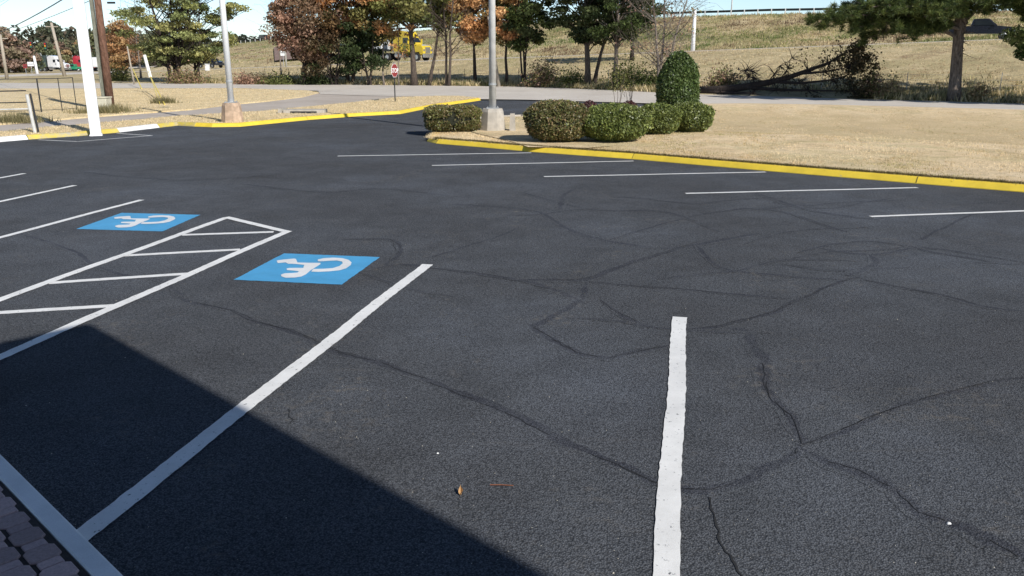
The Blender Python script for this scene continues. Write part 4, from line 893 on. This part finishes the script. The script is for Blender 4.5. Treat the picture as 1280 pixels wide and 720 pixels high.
# large pine at right
def big_pine():
    base=S(1196,50.5); root=thing('pine_tree','large pine with a scaly grey trunk and long drooping boughs at the right','tree',base)
    m=MB(); tr=[]
    for i in range(12):
        t=i/11; tr.append(np.array((.05*math.sin(t*5)-.75*t,0.1*math.sin(t*4),-.1+t*11)))
    m.tube(tr,[.44 if i==0 else .37*(1-.7*i/11) for i in range(12)],12)
    tufts=[]
    def bough(z,az,L,rise,droop,r=.11):
        s=np.array((.02*z,0,z)); pts=[s]; d=np.array((math.cos(az),math.sin(az),0)); n=9; side=np.array((-d[1],d[0],0)); w=0
        for i in range(1,n+1):
            t=i/n; w+=R.uniform(-.12,.12); pts.append(s+d*L*t+side*w+np.array((0,0,rise*math.sin(t*PI*.6)-droop*t*t)))
        m.tube(pts,[r*(1-.85*i/n) for i in range(n+1)],6)
        for i in range(3,n+1):
            for q in range(7):
                a=az+R.choice((-1,1))*R.uniform(.3,1.3); l=R.uniform(.35,1.1)*(1.2-.5*i/n); e=pts[i]+np.array((math.cos(a)*l,math.sin(a)*l,R.uniform(-.35,.35)))
                m.tube([pts[i],(pts[i]+e)/2+np.array((0,0,.05)),e],[.025,.018,.01],4,False)
                for k in range(6): tufts.append(pts[i]+(e-pts[i])*R.uniform(.35,1.1)+np.array((R.gauss(0,.06),R.gauss(0,.06),R.gauss(0,.06))))
            tufts.append(pts[i])
    for z,az,L,rise,dr in ((3.5,PI+.05,6.4,1.2,.5),(3.3,PI+.3,4.6,1.3,.4),(4.0,PI-.2,7.6,.9,.6),(4.3,PI+.1,8.2,.8,.5),(4.1,PI-.6,5.5,.9,.6),(4.6,PI+.5,6.4,.8,.4),(4.7,PI-.1,8.4,.7,.7),(4.9,PI+.25,7.4,.8,.7),(5.1,PI-.35,7.2,.8,.7),(4.4,PI+.8,5,.8,.5),
        (5.5,.1,4.6,1.0,3.0),(5.6,-.3,5.4,1.0,3.2),(5.5,.3,5.8,1.0,2.8),(5.8,-.1,6.2,.8,3.4),(6.0,-.5,5.6,.9,2.4),(4.6,-1.5,3.6,1.2,.5),(4.8,-2.2,4.6,1.0,.9),(5.2,-1.9,4.6,1.0,.7),(5.4,-1.0,4.2,1.0,1.2),(4.9,1.6,4,1.2,.6),(5.5,2.4,5,1.0,.6),(5.9,.9,5,1.2,1.8),(5.6,-1.2,4.4,1.0,.9),(5.3,-2.7,6.0,1.0,.9),(3.9,PI+.4,4.0,.7,.9),(4.1,PI-.4,5.2,.6,1.1)):
        bough(z,az,L,rise,dr)
    for k in range(26):
        z=6.2+k*.18; bough(z,k*2.4,4.9-(z-6)*.62,1.0,.4,.08)
    # dead stubs and hanging dead twigs
    for k in range(14):
        z=R.uniform(2.7,4.4); a=R.uniform(0,6.28); l=R.uniform(.3,1.0); m.tube([(0,0,z),(math.cos(a)*l,math.sin(a)*l,z-R.uniform(-.1,.4))],[.03,.01],4)
    for k in range(16):
        x=-R.uniform(.6,5.2); z0_=4.4+R.uniform(-.3,.5); l=R.uniform(.4,1.2); m.tube([(x,R.uniform(-.3,.3),z0_),(x+R.uniform(-.15,.15),0,z0_-l)],[.016,.006],3,False)
    m.build('trunk',M['pbark'],root,local=True,smooth=True)
    T=np.array(tufts); nt=len(T); k=24; cen=np.repeat(T,k,axis=0); n=len(cen); d=rng.normal(size=(n,3)); d[:,2]=d[:,2]*.7+.35; d/=np.linalg.norm(d,axis=1)[:,None]
    e=np.cross(d,rng.normal(size=(n,3))); e/=np.linalg.norm(e,axis=1)[:,None]; L=rng.uniform(.16,.30,n)[:,None]; w=.013
    V=np.stack([cen-e*w,cen+e*w,cen+d*L+e*w*.4,cen+d*L-e*w*.4],1).reshape(-1,3)
    tc=colmix([(.06,.09,.025),(.11,.15,.04),(.19,.22,.06),(.035,.055,.018)],nt); cc=np.repeat(np.repeat(tc,k,axis=0)*rng.uniform(.7,1.3,n)[:,None],4,axis=0)
    mbnp(V,np.arange(4*n).reshape(-1,4),cc).build('crown',M['needle'],root,local=True)
big_pine()
# right-edge neighbour pine boughs
tree('pine_tree','second pine whose green boughs enter at the right edge',S(1335,46),11,2.3,3.9,70,420,.10,[(.05,.08,.02),(.09,.13,.035),(.13,.16,.05)],.26,M['pbark'],gt,clr=.9,flat=.5,aspect=3.0,bot=1.1)

# fallen tree
def fallen():
    b=P3(872,116,60.4); b=(b[0],b[1],.1); root=thing('fallen_tree','dark fallen tree lying along the road edge with withered crown','fallen tree',b)
    bx,by,bz=b; m=MB(); L=lambda px,py,D:np.array(P3(px,py,interp(px,ROADF)+1.1+(D-interp(px,[(872,60),(1052,57.4)]))*.5))-np.array(b)
    main=[L(872,113.5,60),L(905,112,59.6),L(935,108,59.2),L(965,102,58.9),L(985,97,58.6),L(1010,88,58.2),L(1035,79,57.8),L(1052,68,57.4)]
    m.tube(main,[.30,.28,.24,.2,.17,.13,.09,.04],9)
    limbs=[([L(930,109,59),L(970,112,58.4),L(1010,113,57.6),L(1065,114,56.8)],.13),([L(965,102,58.8),L(1000,104,58),L(1040,100,57.2),L(1065,92,56.8)],.11),([L(975,100,58.8),L(985,85,59.4),L(990,72,60)],.05),([L(960,103,58.8),L(968,92,58),L(975,82,57.8)],.05),([L(1000,92,58.3),L(1030,90,57.5),L(1062,84,57)],.09),([L(940,107,59),L(935,95,59.6),L(932,88,59.8)],.035),([L(955,104,58.9),L(942,98,58.5),L(938,88,58)],.03),([L(1012,88,58),L(1045,74,58),L(1068,68,58)],.06),([L(872,114,60),L(900,116,59),L(940,116,58.3)],.2)]
    ends=[]
    for pts,r in limbs:
        m.tube(pts,[r*(1-.8*i/(len(pts)-1)) for i in range(len(pts))],6)
    allp=[(p,r) for pts,r in limbs for p in pts[1:]]+[(p,.1) for p in main[3:]]
    for i in range(420):
        p,r=R.choice(allp); q=p+np.array((R.uniform(-1,1)*.9+.25,R.uniform(-.9,.9),R.uniform(-.8,.8))); q[2]=max(q[2],-.05)
        if q[0]>9.8: q[0]=9.8
        mid=(p+q)/2+np.array((0,0,R.uniform(-.1,.15))); m.tube([p,mid,q],[.028,.016,.006],4,False)
        if q[0]>5.0 : ends.append(q)
    m.build('trunk',M['dbark'],root,local=True,smooth=True)  # trunk's shadow side is put into the dark bark colour
    E=np.array(ends); E=np.concatenate([E[E[:,0]>8.2]]*3+[E[E[:,0]>7.2][::2],E[::4]]); k=13; cen=np.repeat(E,k,axis=0); n=len(cen); cen=cen+rng.normal(0,.2,(n,3)); cen[:,2]=np.maximum(cen[:,2],0)
    mbnp(*leafquads(cen,.10,colmix([(.06,.045,.022),(.08,.07,.03),(.035,.04,.018),(.14,.09,.045)],n))).build('crown',M['leaf'],root,local=True)
fallen()

# roadside wire fence
def wfence():
    P=[]
    for px in range(300,1420,6):
        D=interp(px,ROADF)+3.4; P.append(np.array((( px-640)/FH*D,D,0)))
    root=thing('wire_fence','low rusty wire fence along the far side of the road','fence',(float(P[0][0]),float(P[0][1]),0.1)); o=np.array(root.location)
    Q=[];rem=0
    for a,b in zip(P,P[1:]):
        L=np.linalg.norm(b-a);t=rem
        while t<L: q=a+(b-a)*t/L; Q.append(np.array((q[0],q[1],zt(q[0],q[1])))); t+=2.6
        rem=t-L
    for q in Q: 
        MB().tube([q-o-np.array((0,0,.1)),q-o+np.array((R.uniform(-.05,.05),0,1.25))],.022,5).build('post',M['metal'] if R.random()<.5 else M['bark'],root,local=True)
    m=MB()
    for h in (.2,.5,.8,1.1): m.tube([q-o+np.array((0,0,h)) for q in Q],.006,3,False)
    for a,b in zip(Q,Q[1:]):
        for t in np.linspace(0,1,14): m.tube([a+(b-a)*t-o+np.array((0,0,.15)),a+(b-a)*t-o+np.array((0,0,1.12))],.003,3,False)
    m.build('wire_mesh',M['metal'],root,local=True)
wfence()

# grass tufts
def patchcol(cols,P,sc):
    v=np.zeros(len(P))
    for k in range(7):
        a=k*1.9+.4; f=sc*(1.0+.55*k); v+=np.sin(P[:,0]*f*math.cos(a)+P[:,1]*f*math.sin(a)+k*2.1+1.3*np.sin(P[:,1]*f*.7+k))/(1+.3*k)
    v=(v-v.min())/(v.max()-v.min()+1e-6); v=np.clip((v-.5)*1.7+.5+rng.normal(0,.12,len(P)),0,.999)*(len(cols)-1)
    i=v.astype(int); t=(v-i)[:,None]; c=np.array(cols); return c[i]*(1-t)+c[np.minimum(i+1,len(cols)-1)]*t
def tufts(name,label,pos,hs,cols,per=5,w=.02,spread=.08,patch=0):
    n0=len(pos); cen=np.repeat(pos,per,axis=0); n=len(cen); cen=cen+np.stack([rng.normal(0,spread,n),rng.normal(0,spread,n),np.zeros(n)],-1)
    L=np.repeat(hs,per)*rng.uniform(.5,1.2,n); d=np.stack([rng.normal(0,.35,n),rng.normal(0,.35,n),np.ones(n)],-1); d/=np.linalg.norm(d,axis=1)[:,None]
    a=rng.uniform(0,PI,n); e=np.stack([np.cos(a),np.sin(a),np.zeros(n)],-1)*w
    V=np.stack([cen-e,cen+e,cen+d*L[:,None]],1).reshape(-1,3); cc=np.repeat(np.repeat(patchcol(cols,pos,patch) if patch else colmix(cols,n0),per,axis=0)*rng.uniform(.65,1.35,n)[:,None],3,axis=0)
    o=mbnp(V,np.arange(3*n).reshape(-1,3),cc).build(name,M['leaf']); return tag(o,label,'grass',kind='stuff')
STRAW=[(.80,.64,.38),(.85,.70,.45),(.62,.48,.26),(.52,.45,.21)]
# fence strip
px=rng.uniform(250,1420,9000); off=rng.gamma(1.5,1.1,9000); D=np.array([interp(p,ROADF) for p in px])+.4+off; _k=~((px>868)&(px<1100)&(off<2.6)); px=px[_k];D=D[_k]; X=(px-640)/FH*D
pos=np.array([(x,d,zt(x,d)) for x,d in zip(X,D)]); tufts('tall_grass','tall straggly grass and weeds along the wire fence',pos,rng.uniform(.15,.6,len(pos)),STRAW+[(.10,.12,.035),(.16,.16,.05),(.07,.09,.03)],5,.03,.15)
# slope
n=20000; px=rng.uniform(250,1500,n); t=rng.random(n); X=[];
pos=[]
for p_,t_ in zip(px,t):
    a=(p_-640)/FH; rd,_=ramp(a); td=interp(p_,TOP); D=rd+8+(td-rd-8)*t_; x=a*D; pos.append((x,D,zt(x,D)))
tufts('bank_grass','rough tussocky grass covering the highway bank',np.array(pos),rng.uniform(.1,.4,n),[(.17,.11,.07),(.30,.21,.13),(.45,.36,.20),(.60,.48,.28),(.34,.32,.13),(.20,.24,.075),(.12,.17,.045)],5,.06,.35,.22)
n=9000; px=rng.uniform(250,1500,n); pos=[]
for p_ in px:
    a=(p_-640)/FH; rd,_=ramp(a); rf=interp(p_,ROADF); D=rf+3+(rd-5.5-rf-3)*R.random(); x=a*D; pos.append((x,D,zt(x,D)))
tufts('meadow_grass','dry meadow grass between the wire fence and the ramp',np.array(pos),rng.uniform(.04,.15,n),[(.36,.34,.15),(.58,.47,.27),(.78,.63,.38),(.66,.54,.32),(.44,.32,.19)],5,.03,.3,.15)
# lawn by the yellow kerb
pos=[];hs=[]
for k in range(22000):
    u=R.random()**1.0; v=R.random()**1.4*.9; x,y=lawn_pt(u,v)
    pos.append((x,y,lawn_z(u,v)-.005)); hs.append(R.uniform(.02,.06))
tufts('short_grass','short dry lawn grass behind the yellow kerb',np.array(pos),np.array(hs),[(.85,.70,.45),(.88,.74,.5),(.72,.56,.33),(.6,.48,.27),(.5,.45,.22)],6,.008,.06,.5)
pos=[];hs=[]
for k in range(9000):
    u=R.uniform(.03,1); x,y=lawn_pt(u,0); x2,y2=lawn_pt(u,1); dd=math.hypot(x2-x,y2-y); v=(.035+abs(R.gauss(0,.05)))/dd; x,y=lawn_pt(u,v); pos.append((x,y,.11)); hs.append(R.uniform(.04,.09))
tufts('edge_grass','darker grass fringe overhanging the yellow kerb',np.array(pos),np.array(hs),[(.10,.09,.035),(.16,.14,.05),(.07,.07,.03),(.3,.22,.11)],6,.007,.04)
# verge tufts left
def inpoly(x,y,P):
    c=False;j=len(P)-1
    for i in range(len(P)):
        if (P[i][1]>y)!=(P[j][1]>y) and x<(P[j][0]-P[i][0])*(y-P[i][1])/(P[j][1]-P[i][1])+P[i][0]: c=not c
        j=i
    return c
for nm,poly,zz,N_,lab in (('verge_grass',[G(*p) for p in L2],.095,9000,'straw coloured grass on the left kerb verge'),('verge_grass',[G(*p) for p in L1],.055,9000,'dry grass between the path and the road at left')):
    pos=[];xs=[p[0] for p in poly];ys=[p[1] for p in poly]; lo=max(min(xs),-30)
    while len(pos)<N_:
        x=R.uniform(lo,max(xs));y=R.uniform(min(ys),max(ys))
        if inpoly(x,y,poly): pos.append((x,y,zz))
    tufts(nm,lab,np.array(pos),rng.uniform(.02,.08,N_),[(.82,.68,.47),(.74,.61,.40),(.64,.52,.32),(.55,.48,.29)],6,.012,.1)
for px,py,r,lab in ((122,141,1.0,'dry weeds around the beige cabinet'),(138,139,.7,'weeds at the foot of the brown utility pole'),(18,152,1.0,'grey green weeds behind the pale gate post'),(205,129,.5,'weeds around the yellow guy anchor')):
    x,y=G(px,py,.06); n=260; pos=np.stack([x+rng.normal(0,r*.6,n),y+rng.normal(0,r*.35,n),np.full(n,.05)],-1); tufts('weed_clump',lab,pos,rng.uniform(.15,.5,n),[(.25,.22,.11),(.35,.29,.15),(.18,.17,.08)],5,.014,.08)

# dark litter & small things on the lot
def leaf_at(px,py):
    x,y=G(px,py); root=thing('dead_leaf','curled tan dead leaf lying on the asphalt near the bottom centre','leaf',(x,y,0.0))
    V=[]; 
    for i in range(7):
        t=i/6; w=.015*math.sin(PI*min(.98,t+.04)); V+=[(-w,-.028+.056*t,.012+.03*(1-math.cos(t*2))),(0,-.028+.056*t,.006+.012*t),(w,-.028+.056*t,.02+.02*t)]
    m=MB().add(V,[(3*i+k,3*i+k+1,3*i+k+4,3*i+k+3) for i in range(6) for k in range(2)]); m.build('blade',simple('dead_leaf_tan',(.45,.27,.12),.8,0,.3,40),root,local=True); MB().tube([(0,-.04,.006),(-.01,-.075,.01)],.002,5).build('stalk',M['bark'],root,local=True)
leaf_at(576,618)
tw=simple('pine_needle_brown',(.22,.09,.05),.8)
x,y=G(632,609); tag(MB().tube([(x-.10,y+.01,.012),(x-.03,y+.014,.01),(x+.05,y,.012)],.0035,5).build('twig',tw),'thin reddish pine needle twig lying right of the dead leaf','twig')
for px,py,s,lab in ((1186,655,.014,'lone white pebble on the asphalt at lower right'),(547,567,.008,'tiny white pebble left of the twig')):
    x,y=G(px,py); m=MB(); V=[];A=8
    for j in range(5):
        ph=PI*j/8-.1
        for k in range(A): q=s*(1+R.uniform(-.15,.15)); V.append((x+q*math.cos(ph)*math.cos(2*PI*k/A),y+q*math.cos(ph)*math.sin(2*PI*k/A)*.8,q*math.sin(ph)*.7+.002))
    m.add(V,[(j*A+k,j*A+(k+1)%A,(j+1)*A+(k+1)%A,(j+1)*A+k) for j in range(4) for k in range(A)]+[tuple(range(4*A,5*A))]); tag(m.build('pebble',M['wmetal']),lab,'pebble')
# scatter of pale grit (uncountable)
n=1100; px=rng.uniform(-60,1340,n); py=270+450*rng.random(n)**.8; pos=np.array([G(a,b)+(.004,) for a,b in zip(px,py)]); s=rng.gamma(2.0,.0008,n)
V=[];Fc=[]
for (x,y,z),q in zip(pos,s):
    o=len(V); a=R.random()*3; V+=[(x+q*math.cos(a),y+q*math.sin(a),.002),(x-q*math.sin(a),y+q*math.cos(a),.002),(x-q*math.cos(a),y-q*math.sin(a),.002),(x+q*math.sin(a),y-q*math.cos(a),.002),(x,y,.002+q)]; Fc+=[(o,o+1,o+4),(o+1,o+2,o+4),(o+2,o+3,o+4),(o+3,o,o+4)]
tag(MB().add(V,Fc).build('grit',simple('pale_grit',(.5,.47,.4),.9,0,.5,30)),'pale grit scattered over the asphalt','grit',kind='stuff')

# ------------------------------------------------------------------ building behind the photographer (its roof throws the shadow)
SUN_AZ=rad(141.2); SUN_EL=rad(35)
HR=6.0
sd=np.array((math.sin(SUN_AZ+PI),math.cos(SUN_AZ+PI)))
cor=np.array(G(125,420))-sd*HR/math.tan(SUN_EL)
e1=np.array(G(660,720))-np.array(G(125,420)); e1/=np.linalg.norm(e1); e2=np.array((-e1[1],e1[0])); 
if np.dot(e2,kn)>0: e2=-e2
def bp(s,t): p=cor+e1*s+e2*t; return (float(p[0]),float(p[1]))
root=thing('motel_building','long rendered motel building with a flat overhanging roof behind the walkway','building',bp(15,6)+(0,))
MB().prism([bp(0,0),bp(32,0),bp(32,13),bp(0,13)],HR,HR+.35).build('roof',M['roofm'],root)
tw_=2.6
MB().prism([bp(1.5,tw_),bp(31.5,tw_),bp(31.5,12.5),bp(1.5,12.5)],-.05,HR).build('wall',M['brick'],root)
MB().prism([bp(0.03,-.02),bp(32,-.02),bp(32,0),bp(0.03,0)],HR+.02,HR+.33).build('fascia',M['wmetal'],root)
for k in range(7):
    s=4+k*4
    for zf in (.13,3.1):
        d_=MB().prism([bp(s,tw_-.05),bp(s+.95,tw_-.05),bp(s+.95,tw_-.003),bp(s,tw_-.003)],zf,zf+2.05).build('door',M['gpaint'],root)
        MB().prism([bp(s+.85,tw_-.1),bp(s+.9,tw_-.1),bp(s+.9,tw_-.052),bp(s+.85,tw_-.052)],zf+.95,zf+1.05).build('handle',M['chrome'],d_)
        w_=MB().prism([bp(s+1.4,tw_-.03),bp(s+3,tw_-.03),bp(s+3,tw_-.003),bp(s+1.4,tw_-.003)],zf+.8,zf+2.0).build('window',M['wmetal'],root)
        MB().prism([bp(s+1.47,tw_-.04),bp(s+2.93,tw_-.04),bp(s+2.93,tw_-.031),bp(s+1.47,tw_-.031)],zf+.87,zf+1.93).build('pane',M['glass'],w_)
# ------------------------------------------------------------------ light, sky, camera
w=bpy.data.worlds.new('World'); bpy.context.scene.world=w; w.use_nodes=True; n=w.node_tree.nodes; l=w.node_tree.links
sk=n.new('ShaderNodeTexSky'); sk.sky_type='NISHITA'; sk.sun_disc=False; sk.sun_elevation=SUN_EL; sk.sun_rotation=SUN_AZ; sk.air_density=1.0; sk.dust_density=0.3; sk.ozone_density=3.0
hs=n.new('ShaderNodeHueSaturation'); hs.inputs['Saturation'].default_value=.9; l.new(sk.outputs[0],hs.inputs['Color'])
tc=n.new('ShaderNodeTexCoord'); sx=n.new('ShaderNodeSeparateXYZ'); l.new(tc.outputs['Generated'],sx.inputs[0])
hz=n.new('ShaderNodeMapRange'); hz.inputs['From Min'].default_value=.12; hz.inputs['From Max'].default_value=.6; hz.inputs['To Min'].default_value=1.3; hz.inputs['To Max'].default_value=.36; l.new(sx.outputs[2],hz.inputs[0]); l.new(hz.outputs[0],hs.inputs['Value'])
tn=n.new('ShaderNodeMix'); tn.data_type='RGBA'; tn.blend_type='MULTIPLY'; tn.inputs[0].default_value=1; tn.inputs[7].default_value=(.86,.97,1.13,1); l.new(hs.outputs[0],tn.inputs[6])
l.new(tn.outputs[2],n['Background'].inputs[0]); n['Background'].inputs[1].default_value=.115
s=bpy.data.lights.new('sun','SUN'); s.energy=5.0; s.angle=rad(.53); s.color=(1,.955,.89)
so=bpy.data.objects.new('sun',s); C.objects.link(so)
from mathutils import Vector
sdv=Vector((math.sin(SUN_AZ)*math.cos(SUN_EL),math.cos(SUN_AZ)*math.cos(SUN_EL),math.sin(SUN_EL))); so.rotation_euler=sdv.to_track_quat('Z','Y').to_euler(); so.location=(0,0,30)
cam=bpy.data.cameras.new('camera'); cam.sensor_width=36; cam.lens=F/1280*36; cam.clip_end=6000; cam.clip_start=.1
co=bpy.data.objects.new('camera',cam); C.objects.link(co); co.location=(0,0,H0); co.rotation_euler=(PI/2-PIT,0,0); bpy.context.scene.camera=co
sc=bpy.context.scene; sc.view_settings.view_transform='Standard'; sc.view_settings.look='None'; sc.view_settings.exposure=0; sc.view_settings.gamma=1
